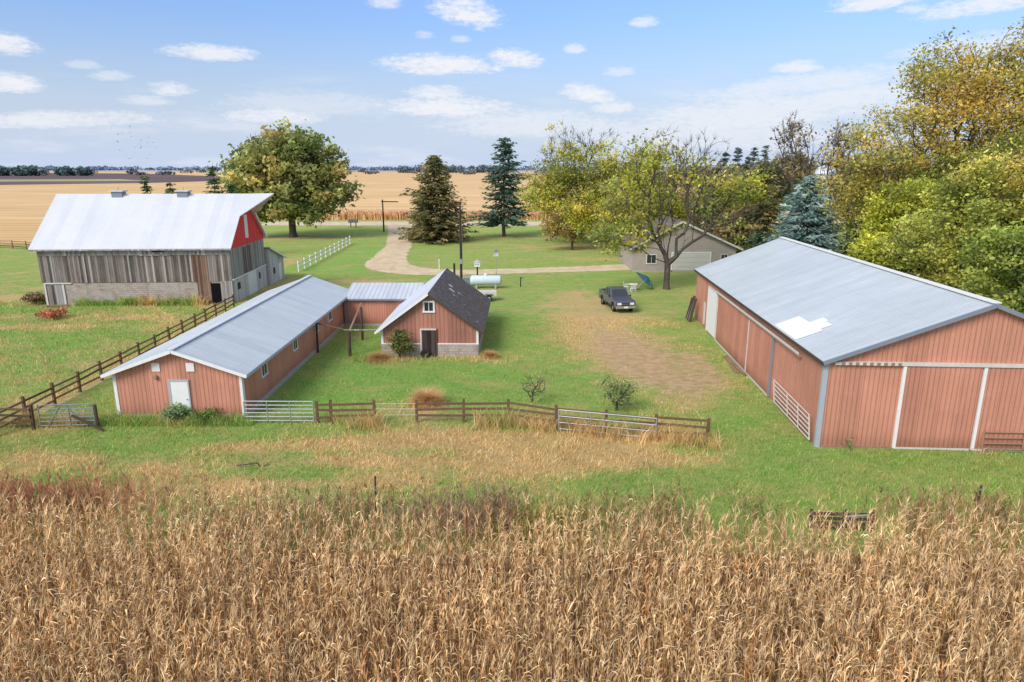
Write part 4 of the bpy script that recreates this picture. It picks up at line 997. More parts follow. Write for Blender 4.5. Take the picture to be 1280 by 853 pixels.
# behind and right of the garage
conifer('pine', 'dull grey green pine behind the garage roof', (32.5, 116, 0), 11.6, 4.2, [S(84,88,66), S(98,98,76), S(110,100,78)], 41, nlev=18, nb=9, base=.12, size=.75, power=.5, irr=.4, gaps=.1)
tree('bush', 'wide grey brown half bare bush right of the garage', (36.5, 110, 0), [(0,0,3.6,4.5,3,2.8), (-3.5,0,3,3,3,2.2), (2,0,5.5,3,3,2)], 220, 1, .2, [S(130,114,82), S(112,104,70), S(146,130,92)], 30, .32, .6, 42, bare=lambda c, t: .3, rtip=.025, twigs=4, cat='bush')
conifer('spruce', 'olive brown spruce left of the blue spruce', (38.8, 108, 0), 13.6, 5.0, [S(104,100,56), S(88,92,54), S(124,110,64), S(74,82,50)], 43, nlev=26, nb=11, base=.05, size=.75, power=.55, irr=.35)
conifer('spruce', 'dense frosty blue green spruce behind the pole barn roof', (36.6, 86, 0), 12.6, 5.6, [S(122,142,136), S(104,124,120), S(144,160,152), S(88,108,104)], 44, nlev=38, nb=18, base=.03, size=.62, power=.72, irr=.18, per=4)
for k, (x, y, h, r, lb) in enumerate(((34.2, 94, 5.2, 3.4, 'low dark juniper left of the blue spruce'), (42.0, 82, 6.8, 3.6, 'low dark juniper right of the blue spruce'), (42.2, 73, 7.2, 3.6, 'dark juniper behind the middle of the pole barn roof'), (38.6, 78.5, 5.6, 2.8, 'narrow dark juniper just behind the barn ridge'))):
    conifer('juniper', lb, (x, y, 0), h, r, [S(72,92,66), S(58,76,56), S(92,106,76)], 50+k, 'dark junipers behind the pole barn', nlev=18, nb=11, base=.02, size=.5, power=.45, irr=.3, cat='juniper')
tree('oak', 'dull olive tree behind the olive brown spruce', (50, 136, 0), [(0,0,10,6,5,6), (4,0,13,4,4,3.5), (-4,0,9,4,4,4)], 240, 3, .35, [S(110,112,78), S(96,104,72), S(128,120,84)], 34, .45, .9, 61, rtip=.035, bare=lambda c, t: .15)
for k, (x, y, h, w, lb, pal_) in enumerate(((24.5, 116, 12.5, 4.0, 'loose yellow tree rising behind the garage ridge', [YG, YE, S(148,148,80)]), (31, 128, 13.5, 4.6, 'dull bronze tree behind the right slope of the garage', [S(150,132,84), S(136,124,78), S(160,150,86)]), (39, 132, 13, 4.6, 'yellow olive tree between garage and olive brown spruce', [S(160,156,80), S(140,140,76), YE]), (21.5, 134, 15, 4.6, 'thin twiggy yellow tree far behind the half bare tree', [S(164,150,84), YG, BR]))):
    tree('maple', lb, (x, y, 0), [(0,0,h*.58,w,w*.8,h*.36), (w*.5,0,h*.4,w*.7,w*.7,h*.3), (-w*.5,0,h*.66,w*.6,w*.6,h*.26)], 260, h*.25, .24, pal_, 34, .27, .75, 160+k, bare=lambda c, t: .3 if t < .7 else .65, rtip=.025, twigs=4, alpha=.6)
# thin bare trees at the edge of the grove
for k, (x, y, hh, lb) in enumerate(((38.5, 92, 20.5, 'tall thin bare tree leaning left at the edge of the grove'), (44.5, 96, 19.5, 'bare topped grove tree with a few rusty leaves'), (43, 88, 15, 'slim bare trunked tree between blue spruce and golden tree'), (47.5, 84, 16, 'bare grey trunked tree under the golden tree'))):
    tree('bare_tree', lb, (x, y, 0), [(-1.5*(k == 0),0,hh*.72,2.6,2.4,hh*.28), (-2.6*(k == 0),0,hh*.88,2,2,hh*.12), (1.5,0,hh*.6,2.2,2.2,hh*.2)], 170, hh*.4, .24, [S(160,132,84), S(140,126,80), BR], 14, .24, .7, 70+k, alpha=.7, bare=lambda c, t: .7, rtip=.026, twigs=6, seg=1.0)
# the grove on the right
tree('cottonwood', 'towering golden cottonwood rising above the right side of the grove', (49, 76, 0), [(0,0,20,8,7,6), (-8,0,15,6.5,6,5), (6,0,24,6,6,5), (-3,0,23,4.5,4.5,4), (-11,0,12,4.5,4.5,3.5), (5,-2,15,8,6,5), (-4,-2,10,7,5,4), (10,0,19,6,6,7), (-8,5,8,4,4,4), (-6,3,6,4,4,3.5)],
     980, 7, .62, [S(190,166,88), S(176,160,84), S(160,152,80), S(146,146,78), ORG], 74, .20, .78, 81, weights=[2.2,3,3,2,.5], rtip=.03, twigs=3, alpha=.6, bark='barkdark', bare=lambda c, t: .35 if t > .8 else .16, lean=(-.12, 0))
tree('maple', 'leafy bright green maple in front of the golden cottonwood', (39.5, 58, 0), [(0,0,8.5,5,4.5,5), (-5,-1,7.2,3.2,3,2.6), (-4,-2,4,3.6,3,2.4), (3.4,0,13.2,4,3.6,3.2), (-1.5,0,12.6,2.4,2.4,2.2), (6.5,0,10,4.5,4.5,5), (1,-3,5,4,3,3)],
     430, 2.5, .4, [S(142,146,70), S(166,164,82), S(112,120,56), S(182,172,90), S(192,176,96)], 84, .18, .58, 82, alpha=.6, twigs=2, weights=[3,3,2.6,1.5,.8], rtip=.025)
tree('maple', 'yellow green maple left of the bright green maple', (37.0, 66.5, 0), [(0,0,7.6,2.8,2.8,3.2), (-2,-1,5.4,2.2,2.2,1.8), (1.8,0,10.8,2,2,1.8), (-1.0,0,10.4,1.5,1.5,1.6), (2.4,-1,6.4,2.2,2,2.2)],
     210, 2.5, .28, [YG, S(176,174,70), S(150,156,66), S(140,146,62)], 90, .18, .5, 83, twigs=2, rtip=.025, weights=[3,2.4,2.2,1.4])
tree('maple', 'pale yellow maple at the far right edge of the grove', (44.5, 56.5, 0), [(0,0,10.3,3.4,3,2.4), (2.5,0,8,3,3,3)], 170, 4, .25, [S(206,190,104), S(192,178,92), S(178,170,84)], 80, .18, .5, 84, rtip=.025)
tree('maple', 'olive green tree filling the middle of the grove', (45, 70, 0), [(0,0,9,6,5,6), (-5,0,8,4,4,4.5), (5,0,11,5,5,6)], 420, 3, .35, [S(130,136,62), S(148,144,66), S(110,122,56)], 60, .23, .72, 85, rtip=.03)
tree('maple', 'dark green low tree behind the right end of the pole barn', (37, 47, 0), [(0,0,6,5,5,4.5), (4,2,8,4,4,4)], 330, 2, .3, [S(120,134,60), S(98,114,50), S(148,154,72)], 80, .18, .5, 86, rtip=.025)

# small conifers behind the old barn
for k, (x, y, h, r, lb) in enumerate(((-52.2, 100, 12.6, 2.7, 'small spruce behind the old barn roof, left of the pair'), (-48.4, 99, 11.6, 2.2, 'small spruce behind the old barn roof, right of the pair'), (-44.6, 105, 14.2, 2.6, 'pointed dark spruce between old barn roof and shade tree'), (-42.6, 106, 11.6, 1.5, 'thin young spruce right beside the pointed dark spruce'))):
    conifer('spruce', lb, (x, y, 0), h, r, [S(70,88,58), S(58,76,52), S(86,100,66)], 90+k, 'spruces behind the old barn', nlev=22, nb=10, base=.05, size=.55, power=.8)
# farther trees on the right
fr = random.Random(3)
spec = [(905, 186, 300), (917, 196, 290), (924, 184, 320), (936, 184, 330), (889, 192, 280)]
for k, (px, py, Yd) in enumerate(spec):
    u = (px-640)/853.33; z = Yd*(math.cos(PITCH)+(426.5-py)/853.33*0)*1.0
    x = u*Yd*1.03; h = 13.5+(210-py)/853.33*Yd*1.06
    conifer('spruce', ['dark far spruce first from the left on the right skyline', 'short dark far spruce just left of the twin spires', 'dark far spruce, left of the twin spires', 'dark far spruce, right of the twin spires', 'low dark far spruce above the half bare tree'][k], (x, Yd, 0), h, 4.2, [S(76,88,84), S(66,78,76)], 110+k, 'far spruces on the right skyline', nlev=14, nb=8, size=1.5, power=.8)
far_lab = ['far olive tree above the half bare tree', 'far yellowish tree beside the white farmhouse', 'far grey green tree beyond the orchard strip', 'far rusty tree under the twin spires', 'far brown tree left of the silo', 'far green tree beside the silo', 'far round tree above the garage roof', 'far low tree above the olive brown spruce', 'far dull tree behind the silo', 'far pale tree right of the twin spires']
for k, (x, y, h, w, c_) in enumerate(((78, 250, 14, 8, S(126,122,84)), (86, 262, 12, 7, S(168,156,84)), (104, 268, 13, 8, S(122,126,96)), (90, 240, 10, 6, S(150,120,84)), (68, 190, 14, 6, S(118,108,80)), (76, 186, 15, 7, S(106,120,86)), (62, 215, 15, 7, S(128,122,90)), (80, 210, 14, 7, S(116,120,86)), (92, 196, 17, 8, S(112,118,92)), (100, 250, 16, 8, S(136,136,96)))):
    tree('far_tree', far_lab[k], (x, y, 0), [(0,0,h*.6,w*.6,w*.6,h*.36), (w*.3,0,h*.5,w*.4,w*.4,h*.3)], 60, h*.3, .3, [c_, tuple(q*.8 for q in c_), tuple(min(1, q*1.15) for q in c_)], 40, .9, 1.2, 130+k, group='far trees on the right', rtip=.06, seg=2.5)

# distant woods and tree lines, haze mixed into their paler bluish colours
def wood(name, label, items, cols, seed, n=130, leaf=2.2):
    rng = np.random.default_rng(seed); cs, cc = [], []
    for (x, y, w, h) in items:
        m = n; d = rng.normal(size=(m, 3)); d /= np.linalg.norm(d, axis=1, keepdims=True); r = rng.uniform(0, 1, (m, 1))**.4
        p = d*r*np.array([w/2, w/2, h*.5])+np.array([x, y, h*.48]); p[:, 2] = np.abs(p[:, 2]); cs.append(p); base = np.array(cols[rng.integers(len(cols))])
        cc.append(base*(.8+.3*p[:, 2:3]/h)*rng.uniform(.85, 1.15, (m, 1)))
    V, F, Cc = leaves(np.concatenate(cs), 1, .4, leaf, np.concatenate(cc), rng, 1, 1.3, .2)
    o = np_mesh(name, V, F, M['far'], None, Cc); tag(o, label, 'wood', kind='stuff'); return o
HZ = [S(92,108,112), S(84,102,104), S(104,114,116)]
rr = random.Random(8)
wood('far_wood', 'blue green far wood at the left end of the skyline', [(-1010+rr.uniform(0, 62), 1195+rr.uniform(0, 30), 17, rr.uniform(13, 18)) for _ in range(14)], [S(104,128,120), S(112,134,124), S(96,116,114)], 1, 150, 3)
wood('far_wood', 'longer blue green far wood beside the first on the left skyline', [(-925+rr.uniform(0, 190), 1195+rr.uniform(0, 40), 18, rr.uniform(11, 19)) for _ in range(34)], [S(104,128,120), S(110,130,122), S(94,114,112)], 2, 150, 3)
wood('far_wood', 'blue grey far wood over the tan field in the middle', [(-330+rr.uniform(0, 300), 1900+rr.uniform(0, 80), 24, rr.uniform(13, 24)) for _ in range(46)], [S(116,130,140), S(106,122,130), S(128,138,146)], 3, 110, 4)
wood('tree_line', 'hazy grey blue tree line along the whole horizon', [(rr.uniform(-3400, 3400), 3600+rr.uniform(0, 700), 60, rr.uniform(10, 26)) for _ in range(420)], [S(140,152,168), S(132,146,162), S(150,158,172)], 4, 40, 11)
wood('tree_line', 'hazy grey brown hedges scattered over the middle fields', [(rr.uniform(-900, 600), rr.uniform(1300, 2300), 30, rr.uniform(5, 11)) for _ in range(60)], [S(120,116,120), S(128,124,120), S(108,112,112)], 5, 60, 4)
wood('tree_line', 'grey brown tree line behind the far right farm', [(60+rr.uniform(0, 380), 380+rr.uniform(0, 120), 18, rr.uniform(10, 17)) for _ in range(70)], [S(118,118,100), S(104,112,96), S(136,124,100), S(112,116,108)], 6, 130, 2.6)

# standing corn across the road: ragged front rows and a canopy top
def blades(P, h, w, cols, rng, lean=.25, curl=.5):
    n = len(P); a = rng.uniform(0, 2*math.pi, n); dx = np.stack([np.cos(a), np.sin(a), np.zeros(n)], 1)
    b = rng.uniform(0, 2*math.pi, n); ld = np.stack([np.cos(b), np.sin(b), np.zeros(n)], 1)
    h = h[:, None]; w = w[:, None]; l = (rng.uniform(.2, 1, n)*lean)[:, None]
    mid = P+ld*l*h*.4+np.array([0, 0, 1])*h*.6; top = P+ld*l*h*(1+curl)+np.array([0, 0, 1])*h
    V = np.stack([P-dx*w/2, P+dx*w/2, mid+dx*w*.4, top, mid-dx*w*.4], 1)
    F = np.arange(n)[:, None]*5+np.array([[0, 1, 2, 4]]); F3 = np.arange(n)[:, None]*5+np.array([[4, 2, 3, 3]])
    tri = np.concatenate([np.arange(n)[:, None]*5+np.array([[0, 1, 2]]), np.arange(n)[:, None]*5+np.array([[0, 2, 4]]), np.arange(n)[:, None]*5+np.array([[4, 2, 3]])])
    return V.reshape(-1, 3), tri, np.repeat(cols, 5, 0)
rng = np.random.default_rng(2)
n = 9000; P = np.stack([rng.uniform(-75, 75, n), 184.5+rng.uniform(0, 1, n)**2*14, np.zeros(n)], 1)
cl = np.array([S(176,138,100), S(196,160,118), S(158,120,90), S(206,174,130)])[rng.integers(4, size=n)]*.85
V, F, Cc = blades(P, rng.uniform(1.8, 2.5, n), rng.uniform(.2, .4, n), cl, rng)
tag(np_mesh('standing_corn', V, F, M['corn'], None, Cc), 'standing dry corn along the far side of the road', 'corn', kind='stuff')
m = MB(); m.box(-84, 900, 191, 620, -.1, 1.95); cf = m.build('corn_canopy', m_field('corn_canopy_top', S(206, 168, 118), S(224, 190, 142), .03, .12)); tag(cf, kind='structure')

# ------------------------------------------------------------------ the corn field in front
rng = np.random.default_rng(17)
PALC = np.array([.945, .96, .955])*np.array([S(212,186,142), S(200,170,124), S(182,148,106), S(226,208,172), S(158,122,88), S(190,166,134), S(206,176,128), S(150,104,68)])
PW = np.array([3, 3, 2.2, 1.6, 1.3, 1.6, 2.5, .7]); PW = PW/PW.sum()
def ribbon_leaf(p0, az, up, ln, wd, droop, twist, nseg=5):
    """one dry leaf: arcs out of the stalk, breaks over and hangs"""
    pts = [np.array(p0, float)]; el = up
    for s_ in range(nseg):
        st = ln*(.16, .13, .15, .28, .28)[s_] if nseg == 5 else ln/nseg; pts.append(pts[-1]+st*np.array([math.cos(az)*math.cos(el), math.sin(az)*math.cos(el), math.sin(el)])); el = max(-1.5, el-droop*((.10, .42, .33, .12, .03)[s_] if nseg == 5 else 1/nseg)); az += twist/nseg*.5
    V = []
    for s_, p in enumerate(pts):
        t = s_/nseg; w = wd*(.55+.9*t-1.45*t*t) if s_ < nseg else .003; tw = twist*t
        side = np.array([-math.sin(az), math.cos(az), 0])*math.cos(tw)+np.array([0, 0, 1])*math.sin(tw)
        V += [p-side*w/2, p+side*w/2]
    F = [(2*k, 2*k+1, 2*k+3, 2*k+2) for k in range(nseg)]
    return V, F
def corn_plant(rng):
    V, F, C = [], [], []
    def add(v, f, c):
        b = len(V); V.extend(v); F.extend([tuple(b+i for i in q) for q in f]); C.extend([c]*len(v))
    h = rng.uniform(1.75, 2.25); lx, ly = rng.normal(size=2)*.10
    st = lambda z: np.array([lx*(z/h)**2, ly*(z/h)**2, z])
    sc = np.array(S(176,142,92))*rng.uniform(.7, 1.1)
    for k in range(4):
        z0, z1 = h*k/4, h*(k+1)/4; a, b_ = st(z0), st(z1); r0, r1 = .017*(1-.16*k), .017*(1-.16*(k+1)); v = []
        for p, r in ((a, r0), (b_, r1)):
            for j in range(3): v.append(p+np.array([math.cos(j*2.094)*r, math.sin(j*2.094)*r, 0]))
        add(v, [(j, (j+1) % 3, 3+(j+1) % 3, 3+j) for j in range(3)], sc)
    az = rng.uniform(0, 6.28); nl = rng.integers(14, 20)
    for k in range(nl):
        z = h*(.22+.74*k/(nl-1)); az += math.pi+rng.normal()*.5
        c = PALC[rng.choice(len(PALC), p=PW)]*rng.uniform(.45, 1.4)*(.30+.82*z/h)  # leaves darken downwards: shade inside the stand is put into their colour
        q_ = rng.uniform()
        up_, dr_ = (rng.uniform(.2, 1.2), rng.uniform(1.9, 3.4)) if q_ < .58 else ((rng.uniform(1.0, 1.5), rng.uniform(.0, .6)) if q_ < .84 else (rng.uniform(.2, 1.0), rng.uniform(.4, 1.8)))
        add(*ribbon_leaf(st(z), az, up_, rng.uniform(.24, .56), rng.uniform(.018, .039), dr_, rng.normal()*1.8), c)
    for k in range(rng.integers(4, 8)):                              # tassel
        add(*ribbon_leaf(st(h*.99), rng.uniform(0, 6.28), rng.uniform(1.1, 1.5), rng.uniform(.2, .36), .017, .6, .5, 3), np.array(S(196,168,124))*rng.uniform(.7, 1.2))
    if rng.uniform() < .9:                                           # hanging ear in its husk
        z = h*rng.uniform(.42, .55); a = rng.uniform(0, 6.28); p = st(z)+np.array([math.cos(a), math.sin(a), 0])*.06; q = p+np.array([math.cos(a)*.10, math.sin(a)*.10, -.22]); v = []
        for pp, r in ((p, .015), ((p+q)/2, .036), (q, .008)):
            for j in range(4): v.append(pp+np.array([math.cos(j*1.571)*r, math.sin(j*1.571)*r, 0]))
        add(v, [(i*4+j, i*4+(j+1) % 4, i*4+4+(j+1) % 4, i*4+4+j) for i in range(2) for j in range(4)], np.array(S(212,190,146)))
    return np.array(V), np.array(F), np.array(C)
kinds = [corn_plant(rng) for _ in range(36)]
Vs, Fs, Cs, base = [], [], [], 0
def edge_y(x): return 21.6+.35*math.sin(x*.5)+.25*math.sin(x*1.3+1)+(1.7 if x < -9 else 1.7*max(0, 1-(x+9)/6))*.75
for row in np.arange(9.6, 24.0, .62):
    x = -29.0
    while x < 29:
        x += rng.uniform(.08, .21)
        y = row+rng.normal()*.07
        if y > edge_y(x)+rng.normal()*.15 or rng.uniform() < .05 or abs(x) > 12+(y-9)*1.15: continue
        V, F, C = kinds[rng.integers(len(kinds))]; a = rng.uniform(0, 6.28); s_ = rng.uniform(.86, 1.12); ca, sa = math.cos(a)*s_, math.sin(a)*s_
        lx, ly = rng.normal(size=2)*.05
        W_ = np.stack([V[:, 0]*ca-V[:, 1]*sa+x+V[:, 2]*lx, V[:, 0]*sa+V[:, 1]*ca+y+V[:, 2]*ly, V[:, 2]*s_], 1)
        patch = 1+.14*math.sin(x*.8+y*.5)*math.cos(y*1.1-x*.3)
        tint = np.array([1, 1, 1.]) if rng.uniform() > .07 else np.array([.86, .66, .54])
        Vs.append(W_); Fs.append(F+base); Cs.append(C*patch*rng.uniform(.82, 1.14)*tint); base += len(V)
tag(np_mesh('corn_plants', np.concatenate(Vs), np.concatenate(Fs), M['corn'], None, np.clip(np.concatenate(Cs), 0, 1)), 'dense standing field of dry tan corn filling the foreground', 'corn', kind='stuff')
strip_mesh('soil', [(-34, 4), (34, 4)], [(-34, 22.6), (34, 21.6)], .006, m_field('corn_litter_soil', S(96, 70, 48), S(126, 96, 66), .8, .8))

# ------------------------------------------------------------------ grass and weeds
def grass_layer(name, label, n, x0, x1, y0, y1, hmin, hmax, wid, seed, keep=None, lean=.9, dryshift=0.0, cat='grass'):
    rng = np.random.default_rng(seed)
    x = rng.uniform(x0, x1, n); y = rng.uniform(y0, y1, n)
    if keep is not None:
        k = keep(x, y, rng); x, y = x[k], y[k]
    n = len(x); d, e, l = zones(x, y); d = np.clip(d+.36*wob(x, y, .4)+.36*wob(x, y, 1.1, 2)+.04+rng.normal(size=n)*.14+dryshift, 0, 1)
    g = np.array([S(128,164,76), S(158,176,96), S(108,150,64), S(160,158,88)])[rng.integers(4, size=n)]; s_ = np.array([S(210,184,126), S(196,164,106), S(220,198,148), S(178,142,92)])[rng.integers(4, size=n)]
    t = np.clip((d-.25)/.45, 0, 1)[:, None]; c = (g*(1-t)+s_*t)*rng.uniform(.68, 1.2, (n, 1))*(1+.16*wob(x, y, 1.9, 5)+.12*wob(x, y, .35, 1))[:, None]
    h = rng.uniform(hmin, hmax, n)*(1+.4*t[:, 0])*(.7+.5*np.clip(wob(x, y, 1.3, 1)+.5, 0, 1.3))
    V, F, Cc = blades(np.stack([x, y, np.zeros(n)], 1), h, rng.uniform(.6, 1.4, n)*wid, c, rng, lean, .3)
    tag(np_mesh(name, V, F, M['grass'], None, np.clip(Cc, 0, 1)), label, cat, kind='stuff')
def out_bld(x, y, rng):
    k = ~((x > -22.2) & (x < -14.4) & (y > 35.5)) & ~((x > 14.9+(y-31.5)*.06) & (y > 31.4)) & ~((x > -9.8) & (x < -2.3) & (y > 48.4)) & ~((x > -14.9) & (x < -9) & (y > 58.3))
    d, e, l = zones(x, y)
    return k & (rng.uniform(size=len(x)) > e*.95)
grass_layer('meadow_grass', 'rough green and straw coloured grass strip between fence and corn', 120000, -32, 34, 21.5, 35.2, .06, .20, .022, 1, out_bld, 1.2)
grass_layer('lawn_grass', 'green lawn grass in the yard behind the rail fence', 110000, -26, 16.5, 35, 62, .05, .12, .028, 2, out_bld, .8)
grass_layer('pasture_grass', 'tussocky pasture grass left of the rail fence', 60000, -62, -27, 33, 70, .08, .22, .035, 3, None, .8)
def near_fence(x, y, rng):
    fy = np.where(x < 0, 35.0, 35.2-.29*x)
    return (np.abs(y-fy+.35+rng.normal(size=len(x))*.35) < .55) & (wob(x, y, .8, 3) > -.25+.5*(x < -3))
grass_layer('tall_grass', 'tall dead grass leaning along the rail fence and silver gate', 26000, -13, 10.4, 31.2, 36, .45, .85, .022, 4, near_fence, 1.1, .55)
def shed_front(x, y, rng): return (rng.uniform(size=len(x)) > .3)
grass_layer('tall_grass', 'rank weeds along the front of the long shed', 6000, -27, -14, 34.4, 35.6, .25, .6, .025, 5, shed_front, .9, .1)
def barn_front(x, y, rng): return (np.abs(y-47.9+rng.normal(size=len(x))*.45) < .25+.75*(x < -7.5)+.3*(x > -3)) & (wob(x, y, 1.4, 2)+rng.normal(size=len(x))*.3 > -.1-.3*(x < -7.5))
grass_layer('tall_grass', 'dead grass along the foot of the small barn', 6000, -11.5, -1.3, 46.4, 48.5, .08, .34, .022, 6, barn_front, 1.0, .45)
grass_layer('tall_grass', 'rank green weeds along the stone foot of the old barn', 6000, -44, -31, 67.4, 69.2, .3, .9, .06, 7, lambda x, y, r: (y < 68.1+(x+47)*.052) & (r.uniform(size=len(x)) < .35+.5*(np.abs(x+37) < 3)), .8, -.1)
def edge_weeds(x, y, rng):
    return (wob(x, y*.3, .55, 4)+rng.normal(size=len(x))*.25 > .05)
def weed_layer(name, label, n, x0, x1, y0, y1, h0, h1, cols, seed, keep=None, gauss=False):
    rng = np.random.default_rng(seed)
    if gauss: x = rng.normal((x0+x1)/2, (x1-x0)/3.6, n); y = rng.normal((y0+y1)/2, (y1-y0)/4, n)
    else: x = rng.uniform(x0, x1, n); y = rng.uniform(y0, y1, n)
    if keep is not None: k = keep(x, y, rng); x, y = x[k], y[k]
    n = len(x); Vs, Fs, Cs, b = [], [], [], 0
    for i in range(n):                       # stem with short side sprays
        hh = rng.uniform(h0, h1); a = rng.uniform(0, 6.28); c = np.array(cols[rng.integers(len(cols))])*rng.uniform(.75, 1.2); m_ = 10
        zz = np.concatenate([[0], rng.uniform(.35, 1, m_-1)*hh]); P = np.stack([np.full(m_, x[i])+rng.normal(size=m_)*.03, np.full(m_, y[i])+rng.normal(size=m_)*.03, zz], 1)
        hh *= rng.uniform(.7, 1.1); zz *= .95; h_ = np.concatenate([[hh], rng.uniform(.12, .3, m_-1)]); V, F, Cc = blades(P, h_, np.concatenate([[.022], rng.uniform(.02, .05, m_-1)]), np.tile(c, (m_, 1))*rng.uniform(.8, 1.2, (m_, 1)), rng, .9, .4)
        Vs.append(V); Fs.append(F+b); Cs.append(Cc); b += len(V)
    tag(np_mesh(name, np.concatenate(Vs), np.concatenate(Fs), M['grass'], None, np.clip(np.concatenate(Cs), 0, 1)), label, 'weeds', kind='stuff')
weed_layer('dry_weeds', 'tall dry brown weeds along the far edge of the corn', 2600, -26, 24, 21.8, 25.0, .6, 1.5, [S(150,120,86), S(132,104,76), S(166,140,98), S(120,116,70)], 8, edge_weeds)
weed_layer('dry_weeds', 'dark purple brown weed clump at the corn edge in the middle', 330, -4.8, 1.2, 22.0, 24.6, .7, 2.0, [S(156,126,100), S(168,142,112), S(134,106,88)], 9, None, True)
weed_layer('dry_weeds', 'reddish brown weed patch at the left end of the corn edge', 900, -26, -14.5, 23.2, 27.0, .4, 1.2, [S(170,122,90), S(156,112,84), S(184,142,106)], 10, None, True)
weed_layer('green_weeds', 'yellow green weed clump right of the dark weed clump', 260, -.8, 2.8, 21.8, 24.2, .7, 1.4, [S(150,146,76), S(132,136,70), S(166,152,88)], 11, None, True)

def bush(name, label, loc, h, w, palette, nl, leafsize, seed, cat='bush', bare_p=.0, twigs=3, spread=.2, ncl=60):
    return tree(name, label, loc, [(0,0,h*.6,w/2,w/2,h*.4), (w*.12,0,h*.4,w*.4,w*.4,h*.3)], ncl, h*.22, .035*h, palette, nl, leafsize, spread, seed, bare=(lambda c, t: bare_p), rtip=.008, twigs=twigs, seg=.25, sides=4, cat=cat, alpha=.3)
bush('bush', 'nearly bare small shrub behind the middle of the rail fence', (1.2, 38.3, 0), 1.7, 1.9, [S(150,140,86), S(128,128,74)], 5, .06, 201, bare_p=.5, twigs=4)
bush('bush', 'thin grey green shrub behind the silver gate', (6.0, 37.0, 0), 2.1, 2.0, [S(104,116,72), S(88,102,62), S(126,130,84)], 16, .075, 202, bare_p=.15, twigs=3)
bush('bush', 'leafy green shrub left of the small barn door', (-8.2, 48.0, 0), 2.1, 1.7, [S(112,120,64), S(136,136,78), S(90,100,54)], 26, .10, 203, ncl=70)
bush('bush', 'pale grey green weed bush in front of the white shed door', (-18.3, 35.2, 0), .9, 1.1, [S(150,164,132), S(118,140,96), S(96,120,74)], 34, .10, 204, ncl=50)
bush('bush', 'dark green weed bush right of the white shed door', (-16.7, 35.2, 0), .6, 1.4, [S(86,112,56), S(104,128,66)], 34, .09, 205, ncl=50)
bush('bush', 'low green weed bush at the front corner of the pole barn', (16.6, 31.1, 0), .45, 1.0, [S(96,128,62), S(120,146,76)], 34, .08, 206, ncl=40)
bush('bush', 'red brown dead bush in the pasture before the old barn', (-42.2, 61.5, 0), .9, 2.2, [S(160,96,70), S(140,84,62), S(172,116,84)], 24, .12, 207, ncl=50)
bush('bush', 'brown brush heap at the left corner of the old barn', (-48.6, 68.6, 0), 1.1, 2.4, [S(112,90,70), S(128,104,78)], 24, .14, 208, ncl=50)
def mound(name, label, loc, w, h, n, cols, seed, cat='bush'):
    rng = np.random.default_rng(seed); r = np.abs(rng.normal(size=n))*.38*w; a = rng.uniform(0, 6.28, n)
    P = np.stack([r*np.cos(a), r*np.sin(a)*.8, np.zeros(n)], 1); c = np.array(cols)[rng.integers(len(cols), size=n)]*rng.uniform(.75, 1.2, (n, 1))
    V, F, Cc = blades(P, h*np.exp(-(r/(w*.55))**2)*rng.uniform(.6, 1.1, n), rng.uniform(.012, .03, n), c, rng, 1.0, .6)
    o = np_mesh(name, V, F, M['grass'], None, np.clip(Cc, 0, 1)); o.location = loc; tag(o, label, cat)
mound('grass_clump', 'rounded orange tan dead grass clump behind the fence opening', (-5.0, 38.0, 0), 1.7, 1.0, 3600, [S(204,172,122), S(190,154,106), S(214,186,140), S(172,136,94)], 12, 'grass clump')
mound('grass_clump', 'spreading tan dead weeds at the left corner of the small barn', (-9.6, 47.4, 0), 1.5, .7, 2600, [S(196,164,112), S(176,140,94), S(150,130,78)], 13, 'grass clump')
mound('grass_clump', 'small tan dead weeds at the right corner of the small barn', (-1.6, 48.2, 0), 1.0, .6, 1600, [S(196,164,112), S(176,140,94)], 14, 'grass clump')
# dead branch in the meadow
rng = np.random.default_rng(3)
o = tree('fallen_branch', 'dark dead branch lying in the dry meadow before the long shed', (-12.6, 29.3, .1), [(.0,0,.6,.2,.2,.3), (.3,0,1.2,.3,.3,.4)], 10, .5, .03, [S(110,90,70)], 1, .05, .1, 301, rtip=.012, seg=.2, twigs=2, cat='branch'); o.rotation_euler = (R(8), R(84), R(15)); o.location.z = .12

# birds over the field
b = MB(); b.add([(-.10,-.35,0), (.10,-.35,0), (.09,.3,.02), (-.09,.3,.02), (0,.5,.0), (0,-.75,.0)], [(0,1,2,3), (3,2,4), (1,0,5)])
b.add([(.08,-.2,0), (.08,.25,0), (.85,.05,.32), (.85,-.15,.32), (1.5,-.25,.12)], [(0,1,2,3), (3,2,4)]); b.add([(-.08,-.2,0), (-.08,.25,0), (-.85,.05,.32), (-.85,-.15,.32), (-1.5,-.25,.12)], [(1,0,3,2), (2,3,4)])
bird = b.build('bird', M['black']); tag(bird, 'small dark bird flying in the flock over the left field', 'bird', 'flock of dark birds')
rb = random.Random(12)
for k in range(26):
    o = bird if k == 0 else bird.copy()
    if k: col.objects.link(o)
    px, py, Yd = 185+rb.gauss(0, 13), 178+rb.gauss(0, 11), 380+rb.uniform(-40, 60)
    o.location = ((px-640)/853.33*Yd*1.0, Yd, 13.5+(210-py)/853.33*Yd*1.03); o.rotation_euler = (rb.uniform(-.4, .4), rb.uniform(-.5, .5), rb.uniform(0, 6.28)); o.scale = (.8,)*3

